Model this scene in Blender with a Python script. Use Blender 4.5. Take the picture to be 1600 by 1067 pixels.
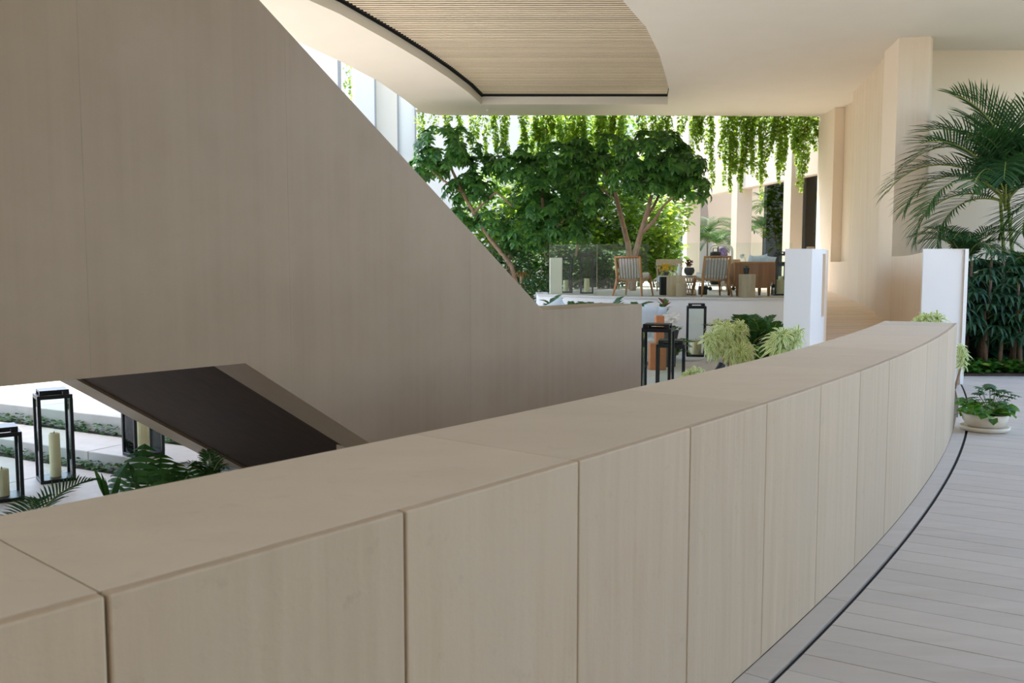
import bpy, math, random
import numpy as np
from mathutils import Vector, Matrix, Euler
from mathutils.geometry import tessellate_polygon

for o in list(bpy.data.objects):
    bpy.data.objects.remove(o)
scene = bpy.context.scene
COL = scene.collection
RNG = random.Random(7)

# ------------------------------------------------------------------ camera
FPX, HOR, EYE = 1400.0, 415.0, 1.6
PITCH = math.atan((533.5 - HOR) / FPX)
cam_data = bpy.data.cameras.new('camera')
cam_data.sensor_width = 36.0
cam_data.lens = FPX / 1600.0 * 36.0
cam_data.clip_start = 0.05
cam_data.clip_end = 500
cam_data.dof.use_dof = True
cam_data.dof.focus_distance = 13.0
cam_data.dof.aperture_fstop = 7.0
cam = bpy.data.objects.new('camera', cam_data)
COL.objects.link(cam)
cam.location = (0, 0, EYE)
cam.rotation_euler = (math.pi / 2 - PITCH, 0, 0)
scene.camera = cam

# ------------------------------------------------------------------ sky, sun, exposure
world = bpy.data.worlds.new('sky')
scene.world = world
world.use_nodes = True
wn = world.node_tree
wn.nodes.clear()
w_out = wn.nodes.new('ShaderNodeOutputWorld')
w_bg = wn.nodes.new('ShaderNodeBackground')
w_sky = wn.nodes.new('ShaderNodeTexSky')
w_sky.sky_type = 'NISHITA'
w_sky.sun_disc = False
w_sky.sun_elevation = math.radians(61)
w_sky.sun_rotation = math.radians(-15)
w_sky.air_density = 1.0
w_sky.dust_density = 2.0
w_sky.ozone_density = 1.0
wn.links.new(w_sky.outputs[0], w_bg.inputs['Color'])
w_bg.inputs['Strength'].default_value = 0.62
wn.links.new(w_bg.outputs[0], w_out.inputs['Surface'])

sun_data = bpy.data.lights.new('sun', 'SUN')
sun_data.energy = 10.0
sun_data.angle = math.radians(0.6)
sun_data.color = (1.0, 0.93, 0.82)
sun = bpy.data.objects.new('sun', sun_data)
COL.objects.link(sun)
SUN_TRAVEL = Vector((0.17, -0.34, -0.92))
sun.rotation_euler = SUN_TRAVEL.to_track_quat('-Z', 'Y').to_euler()
sun.location = (20, 20, 30)

scene.view_settings.view_transform = 'Standard'
scene.view_settings.look = 'None'
scene.view_settings.gamma = 1.0
scene.view_settings.use_curve_mapping = False
scene.view_settings.exposure = 0.40
scene.cycles.use_denoising = True
scene.cycles.max_bounces = 10
scene.cycles.diffuse_bounces = 6
scene.cycles.transparent_max_bounces = 16

# ------------------------------------------------------------------ measuring helpers (photograph pixel -> point in the place)
CP, SP = math.cos(PITCH), math.sin(PITCH)
def ray(x, y):
    u = (x - 800.0) / FPX
    v = (533.5 - y) / FPX
    return Vector((u, CP + v * SP, -SP + v * CP))
def onz(x, y, z):
    r = ray(x, y)
    return r * ((z - EYE) / r.z) + Vector((0, 0, EYE))
def onY(x, y, Y):
    r = ray(x, y)
    return r * (Y / r.y) + Vector((0, 0, EYE))

# ------------------------------------------------------------------ materials
def nodes_of(name):
    m = bpy.data.materials.new(name)
    m.use_nodes = True
    nt = m.node_tree
    nt.nodes.clear()
    out = nt.nodes.new('ShaderNodeOutputMaterial')
    return m, nt, out
def N(nt, t, **kw):
    n = nt.nodes.new(t)
    for k, v in kw.items():
        if k in n.inputs:
            n.inputs[k].default_value = v
        else:
            setattr(n, k, v)
    return n
def mixc(nt, fac, a, b, blend='MIX'):
    n = nt.nodes.new('ShaderNodeMix')
    n.data_type = 'RGBA'
    n.blend_type = blend
    for sock, v in ((n.inputs['Factor'], fac), (n.inputs['A'], a), (n.inputs['B'], b)):
        pass
    fs, As, Bs = n.inputs[0], n.inputs[6], n.inputs[7]
    for sock, v in ((fs, fac), (As, a), (Bs, b)):
        if hasattr(v, 'is_linked'):
            nt.links.new(v, sock)
        else:
            sock.default_value = v if not isinstance(v, tuple) else (v[0], v[1], v[2], 1)
    return n.outputs[2]
def ramp(nt, val, p0, p1):
    n = nt.nodes.new('ShaderNodeMapRange')
    n.inputs['From Min'].default_value = p0
    n.inputs['From Max'].default_value = p1
    nt.links.new(val, n.inputs['Value'])
    return n.outputs[0]
def scaled(nt, sc, rotz=0.0):
    tc = nt.nodes.new('ShaderNodeTexCoord')
    mp = nt.nodes.new('ShaderNodeMapping')
    mp.inputs['Scale'].default_value = sc
    mp.inputs['Rotation'].default_value = (0, 0, rotz)
    nt.links.new(tc.outputs['Object'], mp.inputs['Vector'])
    return mp.outputs[0]
def noise(nt, vec, scale, detail=4, rough=0.55):
    n = nt.nodes.new('ShaderNodeTexNoise')
    n.inputs['Scale'].default_value = scale
    n.inputs['Detail'].default_value = detail
    n.inputs['Roughness'].default_value = rough
    nt.links.new(vec, n.inputs['Vector'])
    return n.outputs['Fac']
def stone(name, c0, c1, c2, streak=(6, 6, 0.35), rough=0.55, pits=0.5, bump=0.15, var=0.06, spec=0.3, rotz=0.0):
    """honed limestone: stretched bands of colour, cloudy blotches, small pits, a slight shift from slab to slab"""
    m, nt, out = nodes_of(name)
    b = N(nt, 'ShaderNodeBsdfPrincipled', Roughness=rough)
    b.inputs['Specular IOR Level'].default_value = spec
    v1 = scaled(nt, streak, rotz)
    s1 = noise(nt, v1, 2.2, 5, 0.6)
    v2 = scaled(nt, (1, 1, 1))
    s2 = noise(nt, v2, 1.6, 6, 0.6)
    s3 = noise(nt, v2, 55, 3, 0.6)
    c = mixc(nt, ramp(nt, s1, 0.32, 0.68), c0, c1)
    c = mixc(nt, ramp(nt, s2, 0.40, 0.75), c, c2)
    s4 = noise(nt, v2, 14, 5, 0.65)
    pm = nt.nodes.new('ShaderNodeMath'); pm.operation = 'MULTIPLY'
    nt.links.new(ramp(nt, s4, 0.60, 0.75), pm.inputs[0]); pm.inputs[1].default_value = pits
    c = mixc(nt, pm.outputs[0], c, tuple(x * 0.74 for x in c0))
    oi = nt.nodes.new('ShaderNodeObjectInfo')
    hs = nt.nodes.new('ShaderNodeHueSaturation')
    mr = nt.nodes.new('ShaderNodeMapRange')
    nt.links.new(oi.outputs['Random'], mr.inputs['Value'])
    mr.inputs['To Min'].default_value = 1 - var
    mr.inputs['To Max'].default_value = 1 + var
    nt.links.new(mr.outputs[0], hs.inputs['Value'])
    nt.links.new(c, hs.inputs['Color'])
    nt.links.new(hs.outputs[0], b.inputs['Base Color'])
    bp = nt.nodes.new('ShaderNodeBump')
    bp.inputs['Strength'].default_value = bump
    bp.inputs['Distance'].default_value = 0.004
    nt.links.new(s3, bp.inputs['Height'])
    nt.links.new(bp.outputs[0], b.inputs['Normal'])
    nt.links.new(b.outputs[0], out.inputs['Surface'])
    return m
def plain(name, col, rough=0.5, metal=0.0, var=0.05, scale=12, spec=0.4):
    m, nt, out = nodes_of(name)
    b = N(nt, 'ShaderNodeBsdfPrincipled', Roughness=rough, Metallic=metal)
    b.inputs['Specular IOR Level'].default_value = spec
    s = noise(nt, scaled(nt, (1, 1, 1)), scale, 4)
    c = mixc(nt, ramp(nt, s, 0.3, 0.7), tuple(x * (1 - var) for x in col), tuple(min(1, x * (1 + var)) for x in col))
    nt.links.new(c, b.inputs['Base Color'])
    nt.links.new(b.outputs[0], out.inputs['Surface'])
    return m
def wood(name, c0, c1, sc=(3, 3, 40), rough=0.45):
    m, nt, out = nodes_of(name)
    b = N(nt, 'ShaderNodeBsdfPrincipled', Roughness=rough)
    s = noise(nt, scaled(nt, sc), 1.5, 5, 0.6)
    oi = nt.nodes.new('ShaderNodeObjectInfo')
    c = mixc(nt, ramp(nt, s, 0.3, 0.7), c0, c1)
    hs = nt.nodes.new('ShaderNodeHueSaturation')
    mr = nt.nodes.new('ShaderNodeMapRange')
    nt.links.new(oi.outputs['Random'], mr.inputs['Value'])
    mr.inputs['To Min'].default_value = 0.9
    mr.inputs['To Max'].default_value = 1.1
    nt.links.new(mr.outputs[0], hs.inputs['Value'])
    nt.links.new(c, hs.inputs['Color'])
    nt.links.new(hs.outputs[0], b.inputs['Base Color'])
    nt.links.new(b.outputs[0], out.inputs['Surface'])
    return m
def leafmat(name, c0, c1, c2=None, trans=0.35, rough=0.38, tcol=None):
    """leaf: colour shifts from leaf to leaf, glossy face, light shines through"""
    m, nt, out = nodes_of(name)
    b = N(nt, 'ShaderNodeBsdfPrincipled', Roughness=rough)
    b.inputs['Specular IOR Level'].default_value = 0.35
    g = nt.nodes.new('ShaderNodeNewGeometry')
    oi = nt.nodes.new('ShaderNodeObjectInfo')
    ad = nt.nodes.new('ShaderNodeMath'); ad.operation = 'ADD'
    nt.links.new(g.outputs['Random Per Island'], ad.inputs[0])
    nt.links.new(oi.outputs['Random'], ad.inputs[1])
    fr = nt.nodes.new('ShaderNodeMath'); fr.operation = 'FRACT'
    nt.links.new(ad.outputs[0], fr.inputs[0])
    c = mixc(nt, fr.outputs[0], c0, c1)
    if c2:
        c = mixc(nt, ramp(nt, fr.outputs[0], 0.86, 0.90), c, c2)
    nt.links.new(c, b.inputs['Base Color'])
    t = nt.nodes.new('ShaderNodeBsdfTranslucent')
    tc = tcol or tuple(min(1, x * k) for x, k in zip(c1, (2.2, 1.8, 0.9)))
    tcm = mixc(nt, 0.6, c, tc)
    nt.links.new(tcm, t.inputs['Color'])
    mx = nt.nodes.new('ShaderNodeMixShader')
    mx.inputs[0].default_value = trans
    nt.links.new(b.outputs[0], mx.inputs[1])
    nt.links.new(t.outputs[0], mx.inputs[2])
    nt.links.new(mx.outputs[0], out.inputs['Surface'])
    return m
def glassmat(name, tint, refl=0.10, rough=0.02):
    m, nt, out = nodes_of(name)
    tr = nt.nodes.new('ShaderNodeBsdfTransparent')
    tr.inputs['Color'].default_value = (*tint, 1)
    gl = nt.nodes.new('ShaderNodeBsdfGlossy')
    gl.inputs['Roughness'].default_value = rough
    gl.inputs['Color'].default_value = (1, 1, 1, 1)
    fr = nt.nodes.new('ShaderNodeFresnel')
    fr.inputs['IOR'].default_value = 1.22
    mu = nt.nodes.new('ShaderNodeMath'); mu.operation = 'ADD'
    nt.links.new(fr.outputs[0], mu.inputs[0]); mu.inputs[1].default_value = refl
    mx = nt.nodes.new('ShaderNodeMixShader')
    nt.links.new(mu.outputs[0], mx.inputs[0])
    nt.links.new(tr.outputs[0], mx.inputs[1])
    nt.links.new(gl.outputs[0], mx.inputs[2])
    nt.links.new(mx.outputs[0], out.inputs['Surface'])
    return m

M = {}
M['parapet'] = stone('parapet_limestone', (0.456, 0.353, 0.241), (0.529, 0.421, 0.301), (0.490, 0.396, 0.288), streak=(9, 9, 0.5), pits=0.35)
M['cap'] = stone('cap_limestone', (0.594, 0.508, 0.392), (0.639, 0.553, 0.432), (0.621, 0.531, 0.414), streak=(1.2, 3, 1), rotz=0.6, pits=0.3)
M['joint'] = plain('joint_mortar', (0.20, 0.165, 0.12), 0.9)
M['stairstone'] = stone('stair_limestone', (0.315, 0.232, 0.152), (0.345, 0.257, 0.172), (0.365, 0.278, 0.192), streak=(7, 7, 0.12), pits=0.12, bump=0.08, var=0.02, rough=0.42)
M['soffit'] = wood('bronze_soffit', (0.034, 0.018, 0.008), (0.064, 0.032, 0.014), sc=(6, 6, 1), rough=0.6)
M['soffit'].node_tree.nodes['Principled BSDF'].inputs['Specular IOR Level'].default_value = 0.15
M['floor'] = stone('floor_limestone', (0.480, 0.436, 0.376), (0.544, 0.504, 0.448), (0.528, 0.488, 0.424), streak=(0.8, 5, 1), rotz=0.55, pits=0.15, var=0.05, rough=0.5, bump=0.06)
M['court'] = stone('court_limestone', (0.581, 0.554, 0.510), (0.651, 0.625, 0.585), (0.616, 0.590, 0.546), streak=(2, 2, 2), pits=0.15, var=0.03)
M['ramp'] = stone('ramp_limestone', (0.756, 0.578, 0.405), (0.886, 0.734, 0.562), (0.821, 0.659, 0.486), streak=(0.5, 9, 1), pits=0.1, var=0.05)
M['ceiling'] = plain('ceiling_plaster', (0.832, 0.785, 0.707), 0.85, var=0.015, scale=1.2, spec=0.15)
M['slat'] = wood('ceiling_slat_wood', (0.78, 0.655, 0.48), (0.90, 0.77, 0.60), sc=(1.2, 20, 20), rough=0.6)
M['unseen_dark_ground'] = plain('unseen_dark_ground', (0.055, 0.075, 0.045), 0.95, var=0.3, scale=20)
M['gap'] = plain('shadow_gap', (0.015, 0.013, 0.012), 0.9)
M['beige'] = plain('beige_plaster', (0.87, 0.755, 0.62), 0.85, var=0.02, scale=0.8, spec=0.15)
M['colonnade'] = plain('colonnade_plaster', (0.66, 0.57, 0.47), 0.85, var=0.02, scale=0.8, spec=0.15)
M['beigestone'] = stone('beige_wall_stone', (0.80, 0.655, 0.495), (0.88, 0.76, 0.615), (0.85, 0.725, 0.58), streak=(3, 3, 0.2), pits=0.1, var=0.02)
M['white'] = plain('white_stone', (0.79, 0.78, 0.765), 0.6, var=0.015, scale=2)
M['gravel'] = plain('garden_gravel', (0.30, 0.28, 0.23), 0.95, var=0.2, scale=25)
M['whitewall'] = plain('white_render', (0.76, 0.71, 0.60), 0.85, var=0.02, scale=0.7, spec=0.1)
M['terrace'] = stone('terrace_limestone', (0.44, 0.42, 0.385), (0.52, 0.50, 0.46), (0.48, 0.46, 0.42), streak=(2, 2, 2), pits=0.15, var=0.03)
M['mullion'] = plain('grey_mullion', (0.28, 0.27, 0.25), 0.6)
M['black'] = plain('black_metal', (0.016, 0.018, 0.022), 0.42, metal=0.2)
M['glass'] = glassmat('clear_glass', (0.93, 0.97, 0.95), 0.0)
M['lglass'] = glassmat('lantern_glass', (0.95, 0.975, 0.965), 0.0)
M['darkglass'] = glassmat('tinted_glass', (0.42, 0.46, 0.47), 0.03)
M['candle'] = plain('candle_wax', (0.82, 0.70, 0.42), 0.5)
M['teak'] = wood('teak', (0.36, 0.15, 0.05), (0.50, 0.235, 0.085), sc=(14, 14, 3))
M['darkteak'] = wood('dark_teak', (0.23, 0.095, 0.04), (0.33, 0.145, 0.06), sc=(9, 9, 1))
M['cushion'] = plain('white_cushion', (0.70, 0.70, 0.70), 0.9, var=0.03)
M['pillow'] = plain('pale_blue_cushion', (0.62, 0.72, 0.80), 0.9, var=0.03)
M['travertine'] = stone('travertine', (0.52, 0.37, 0.25), (0.66, 0.52, 0.38), (0.6, 0.46, 0.33), streak=(9, 9, 0.6), pits=0.3)
M['pot'] = plain('black_plastic_pot', (0.02, 0.022, 0.025), 0.5)
M['greypot'] = plain('charcoal_clay', (0.07, 0.065, 0.065), 0.7)
M['terracotta'] = plain('terracotta', (0.50, 0.19, 0.08), 0.75)
M['rattan'] = wood('rattan', (0.40, 0.29, 0.18), (0.60, 0.46, 0.30), sc=(30, 30, 30))
M['bowl'] = stone('cream_concrete', (0.66, 0.58, 0.46), (0.76, 0.69, 0.58), (0.72, 0.65, 0.54), streak=(2, 2, 2), pits=0.35, var=0.0)
M['soil'] = plain('soil', (0.06, 0.04, 0.028), 0.95, var=0.3, scale=30)
M['bark'] = wood('pale_bark', (0.28, 0.175, 0.11), (0.42, 0.29, 0.20), sc=(9, 9, 5), rough=0.8)
M['cane'] = wood('brown_cane', (0.10, 0.06, 0.035), (0.18, 0.115, 0.07), sc=(8, 8, 20), rough=0.8)
M['stem'] = plain('green_stem', (0.12, 0.20, 0.04), 0.5)
M['yellowstem'] = plain('palm_cane', (0.30, 0.34, 0.08), 0.5, var=0.2, scale=20)
M['whitepaint'] = plain('white_enamel', (0.85, 0.85, 0.83), 0.3)
M['petal'] = plain('white_petals', (0.88, 0.87, 0.84), 0.7)
M['yellow'] = plain('yellow_petals', (0.80, 0.50, 0.05), 0.7)
M['burgundy'] = leafmat('burgundy_leaf', (0.10, 0.02, 0.03), (0.22, 0.05, 0.06), trans=0.25)
M['schefflera'] = leafmat('schefflera_leaf', (0.028, 0.105, 0.030), (0.11, 0.28, 0.05), trans=0.38, rough=0.30, tcol=(0.16, 0.36, 0.05))
M['vine'] = leafmat('vine_leaf', (0.085, 0.212, 0.025), (0.255, 0.425, 0.060), (0.442, 0.510, 0.102), trans=0.48)
M['shrub'] = leafmat('shrub_leaf', (0.060, 0.178, 0.025), (0.204, 0.374, 0.051), (0.383, 0.476, 0.085), trans=0.48)
M['dshrub'] = leafmat('dark_shrub_leaf', (0.02, 0.075, 0.024), (0.06, 0.17, 0.04), trans=0.3, rough=0.6)
M['palm'] = leafmat('palm_leaf', (0.018, 0.065, 0.024), (0.05, 0.14, 0.04), trans=0.25, rough=0.55)
M['youngpalm'] = leafmat('young_palm_leaf', (0.08, 0.24, 0.02), (0.14, 0.34, 0.03), trans=0.4)
M['rhapis'] = leafmat('lady_palm_leaf', (0.012, 0.045, 0.024), (0.03, 0.095, 0.04), trans=0.2)
M['varcore'] = leafmat('variegated_leaf_centre', (0.16, 0.33, 0.08), (0.27, 0.44, 0.12), trans=0.3)
M['varedge'] = leafmat('variegated_leaf_margin', (0.82, 0.82, 0.40), (0.93, 0.92, 0.62), trans=0.3, tcol=(0.85, 0.85, 0.4))
M['fern'] = leafmat('fern_leaf', (0.02, 0.08, 0.03), (0.06, 0.17, 0.045), trans=0.3)
M['cover'] = leafmat('ground_cover_leaf', (0.03, 0.13, 0.02), (0.10, 0.27, 0.035), (0.25, 0.40, 0.06), trans=0.35)
M['croton'] = leafmat('croton_leaf', (0.05, 0.11, 0.04), (0.16, 0.25, 0.09), trans=0.25)
M['bromeliad'] = leafmat('bromeliad_leaf', (0.10, 0.13, 0.03), (0.34, 0.20, 0.06), trans=0.3)
M['multi'] = plain('lilac_foil', (0.30, 0.22, 0.50), 0.35, var=0.8, scale=25)

# ------------------------------------------------------------------ mesh helpers
class MB:
    def __init__(s):
        s.v = []; s.f = []; s.m = []
    def face(s, idx, mi=0):
        s.f.append(tuple(idx)); s.m.append(mi)
    def box(s, x0, x1, y0, y1, z0, z1, mi=0):
        s.hexa([(x0, y0), (x1, y0), (x1, y1), (x0, y1)], z0, z1, mi)
    def hexa(s, poly, z0, z1, mi=0):
        """prism over a plan polygon; z0/z1 numbers or one per corner"""
        n = len(poly); b = len(s.v)
        za = z0 if hasattr(z0, '__len__') else [z0] * n
        zb = z1 if hasattr(z1, '__len__') else [z1] * n
        area = sum(poly[i][0] * poly[(i + 1) % n][1] - poly[(i + 1) % n][0] * poly[i][1] for i in range(n))
        if area < 0:
            poly = poly[::-1]; za = za[::-1]; zb = zb[::-1]
        for (x, y), z in zip(poly, za): s.v.append((x, y, z))
        for (x, y), z in zip(poly, zb): s.v.append((x, y, z))
        for i in range(n):
            j = (i + 1) % n
            s.face((b + i, b + j, b + n + j, b + n + i), mi)
        if n <= 4:
            s.face([b + i for i in range(n)][::-1], mi); s.face([b + n + i for i in range(n)], mi)
        else:
            for t in tessellate_polygon([[Vector((x, y, 0)) for x, y in poly]]):
                a, c, d = t
                p, q, r = poly[a], poly[c], poly[d]
                if (q[0]-p[0])*(r[1]-p[1]) - (q[1]-p[1])*(r[0]-p[0]) < 0: c, d = d, c
                s.face((b + n + a, b + n + c, b + n + d), mi)
                s.face((b + a, b + d, b + c), mi)
    def obox(s, c, ax, ay, az, mi=0):
        """box from centre and three half-axis vectors"""
        c = Vector(c); b = len(s.v)
        for k in (-1, 1):
            for q, r in ((-1, -1), (1, -1), (1, 1), (-1, 1)):
                s.v.append(tuple(c + Vector(ax) * q + Vector(ay) * r + Vector(az) * k))
        for f in ((3, 2, 1, 0), (4, 5, 6, 7), (0, 1, 5, 4), (1, 2, 6, 5), (2, 3, 7, 6), (3, 0, 4, 7)):
            s.face([b + i for i in f], mi)
    def bar(s, p, q, w, h=None, mi=0, up=(0, 0, 1)):
        p = Vector(p); q = Vector(q); d = (q - p)
        L = d.length
        if L < 1e-6: return
        d /= L
        u = Vector(up)
        if abs(d.dot(u)) > 0.98: u = Vector((1, 0, 0)) if abs(d.x) < 0.9 else Vector((0, 1, 0))
        sx = d.cross(u).normalized(); sy = sx.cross(d)
        s.obox((p + q) / 2, sx * w / 2, d * L / 2, sy * (h or w) / 2, mi)
    def tube(s, pts, rad, n=6, mi=0, cap=True):
        pts = [Vector(p) for p in pts]
        if not hasattr(rad, '__len__'): rad = [rad] * len(pts)
        b = len(s.v)
        prev = None
        for i, p in enumerate(pts):
            d = (pts[min(i + 1, len(pts) - 1)] - pts[max(i - 1, 0)]).normalized()
            if prev is None:
                ref = Vector((0, 0, 1)) if abs(d.z) < 0.9 else Vector((1, 0, 0))
                u = d.cross(ref).normalized()
            else:
                u = (prev - d * prev.dot(d)).normalized()
            prev = u
            w = d.cross(u)
            for k in range(n):
                a = 2 * math.pi * k / n
                s.v.append(tuple(p + (u * math.cos(a) + w * math.sin(a)) * rad[i]))
        for i in range(len(pts) - 1):
            for k in range(n):
                k2 = (k + 1) % n
                s.face((b + i * n + k, b + i * n + k2, b + (i + 1) * n + k2, b + (i + 1) * n + k), mi)
        if cap:
            s.face([b + k for k in range(n)][::-1], mi)
            s.face([b + (len(pts) - 1) * n + k for k in range(n)], mi)
    def lathe(s, prof, n=24, c=(0, 0, 0), mi=0, cap0=True, cap1=True):
        b = len(s.v)
        for r, z in prof:
            for k in range(n):
                a = 2 * math.pi * k / n
                s.v.append((c[0] + r * math.cos(a), c[1] + r * math.sin(a), c[2] + z))
        for i in range(len(prof) - 1):
            for k in range(n):
                k2 = (k + 1) % n
                s.face((b + i * n + k, b + i * n + k2, b + (i + 1) * n + k2, b + (i + 1) * n + k), mi)
        if cap0: s.face([b + k for k in range(n)][::-1], mi)
        if cap1: s.face([b + (len(prof) - 1) * n + k for k in range(n)], mi)
    def leaf(s, p, d, nrm, L, W, droop=0.3, fold=0.15, wide=0.45, mi=0, tipw=0.0):
        """one folded leaf blade of 6 faces: base point, direction, face normal"""
        p = Vector(p); d = Vector(d).normalized(); nrm = Vector(nrm)
        sd = d.cross(nrm)
        if sd.length < 1e-4: sd = d.cross(Vector((1, 0.3, 0.2)))
        sd.normalize(); up = sd.cross(d)
        b = len(s.v)
        def pt(t, w, side):
            q = p + d * (L * t * (1 - 0.25 * droop * t)) - Vector((0, 0, 1)) * (droop * L * t * t * 0.6)
            return tuple(q + sd * (w * side) + up * (abs(side) * fold * w))
        s.v += [pt(0, 0, 0), pt(wide * 0.5, W * 0.42, -1), pt(wide * 0.5, 0, 0), pt(wide * 0.5, W * 0.42, 1),
                pt(wide + 0.2, W * 0.46, -1), pt(wide + 0.2, 0, 0), pt(wide + 0.2, W * 0.46, 1), pt(1, 0, 0)]
        for f in ((0, 2, 1), (0, 3, 2), (1, 2, 5, 4), (2, 3, 6, 5), (4, 5, 7), (5, 6, 7)):
            s.face([b + i for i in f], mi)
    def strap(s, p, d, L, W, droop=0.5, seg=4, mi=0, mi_edge=None, nrm=(0, 0, 1)):
        """narrow arching leaf; mi_edge gives pale margins"""
        p = Vector(p); d = Vector(d).normalized()
        sd = d.cross(Vector(nrm))
        if sd.length < 1e-3: sd = Vector((1, 0, 0))
        sd.normalize()
        b = len(s.v)
        cols = (-1, -0.42, 0.42, 1) if mi_edge is not None else (-1, 0, 1)
        nc = len(cols)
        for i in range(seg + 1):
            t = i / seg
            w = W * 0.5 * (0.55 + 0.9 * t if t < 0.45 else (1.0 - 0.97 * ((t - 0.45) / 0.55) ** 1.6))
            q = p + d * (L * t * (1 - 0.35 * droop * t)) - Vector((0, 0, 1)) * (droop * L * t * t * 0.75)
            for c in cols:
                s.v.append(tuple(q + sd * (w * c) + Vector((0, 0, abs(c) * w * 0.3))))
        for i in range(seg):
            for k in range(nc - 1):
                a = b + i * nc + k
                mm = mi
                if mi_edge is not None and k != 1: mm = mi_edge
                s.face((a, a + 1, a + nc + 1, a + nc), mm)
    def heart(s, p, d, nrm, L, mi=0):
        """small heart-shaped leaf of 4 faces"""
        p = Vector(p); d = Vector(d).normalized(); sd = d.cross(Vector(nrm))
        if sd.length < 1e-3: sd = Vector((1, 0, 0))
        sd.normalize(); up = sd.cross(d)
        b = len(s.v)
        for t, w, u in ((0.06, 0, 0), (-0.06, -0.30, 0.06), (0.35, -0.44, 0.08), (1, 0, -0.06), (0.35, 0.44, 0.08), (-0.06, 0.30, 0.06), (0.42, 0, 0)):
            s.v.append(tuple(p + d * (L * t) + sd * (L * w) + up * (L * u)))
        for f in ((0, 6, 2, 1), (6, 3, 2), (6, 4, 3), (0, 5, 4, 6)):
            s.face([b + i for i in f], mi)
    def mesh(s, name, mats):
        me = bpy.data.meshes.new(name)
        me.from_pydata([tuple(x) for x in s.v], [], s.f)
        for m in (mats if isinstance(mats, (list, tuple)) else [mats]):
            me.materials.append(M[m] if isinstance(m, str) else m)
        if any(s.m):
            me.polygons.foreach_set('material_index', s.m)
        me.update()
        return me
    def build(s, name, mats, parent=None, smooth=False):
        me = s.mesh(name, mats)
        if smooth:
            me.polygons.foreach_set('use_smooth', [True] * len(me.polygons))
        return link(name, me, parent)
def link(name, me, parent=None):
    o = bpy.data.objects.new(name, me)
    COL.objects.link(o)
    if parent is not None:
        o.parent = parent
        # children are built in world coordinates when the parent sits at the origin, else local to the parent
    return o
def tag(o, label=None, cat=None, group=None, kind=None):
    if label: o['label'] = label
    if cat: o['category'] = cat
    if group: o['group'] = group
    if kind: o['kind'] = kind
    return o
def empty(name, loc, rz=0.0):
    o = bpy.data.objects.new(name, None)
    o.empty_display_size = 0.1
    COL.objects.link(o)
    o.location = loc
    o.rotation_euler = (0, 0, rz)
    return o
def copy_tree(o, parent=None):
    c = o.copy(); COL.objects.link(c); c.parent = parent
    for ch in o.children:
        copy_tree(ch, c)
    return c
def bevel(o, w, seg=2):
    m = o.modifiers.new('bevel', 'BEVEL'); m.width = w; m.segments = seg; m.limit_method = 'ANGLE'
    return o
def struct(o, label, kind='structure'):
    o['label'] = label; o['kind'] = kind
    return o

# ================================================================== THE SETTING
CX, CY, RAD = -31.189, 27.946, 40.405          # the parapet follows one circle
def pol(r, deg):
    a = math.radians(deg)
    return (CX + r * math.cos(a), CY + r * math.sin(a))
def arc(r, d0, d1, step=0.5):
    n = max(1, int(abs(d1 - d0) / step + 0.5))
    return [pol(r, d0 + (d1 - d0) * i / n) for i in range(n + 1)]
def arc_block(mb, r0, r1, d0, d1, z0, z1, step=0.35, mi=0):
    n = max(1, int(abs(d1 - d0) / step + 0.5))
    for i in range(n):
        a, b = d0 + (d1 - d0) * i / n, d0 + (d1 - d0) * (i + 1) / n
        mb.hexa([pol(r0, a), pol(r1, a), pol(r1, b), pol(r0, b)], z0, z1, mi)
def arc_solid(mb, r0, r1, d0, d1, z0, z1, step=0.35, mi=0):
    """closed curved slab without inner faces"""
    A = arc(r1, d0, d1, step); B = arc(r0, d0, d1, step)
    b = len(mb.v); n = len(A)
    for P in (A, B):
        for z in (z0, z1):
            for x, y in P: mb.v.append((x, y, z))
    # rows: A0 (outer low), A1 (outer high), B0, B1
    for i in range(n - 1):
        a0, a1, b0, b1 = b + i, b + n + i, b + 2 * n + i, b + 3 * n + i
        mb.face((a0, a0 + 1, a1 + 1, a1), mi)
        mb.face((b0 + 1, b0, b1, b1 + 1), mi)
        mb.face((a1, a1 + 1, b1 + 1, b1), mi)
        mb.face((a0 + 1, a0, b0, b0 + 1), mi)
    mb.face((b, b + n, b + 3 * n, b + 2 * n), mi)
    e = n - 1
    mb.face((b + e, b + 2 * n + e, b + 3 * n + e, b + n + e), mi)

GROUND_Z = -0.72
g = MB(); g.box(-120, 120, -80, 160, GROUND_Z - 0.2, GROUND_Z)
struct(g.build('ground', 'gravel'), 'pale stone ground under the whole lobby and garden')

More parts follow.
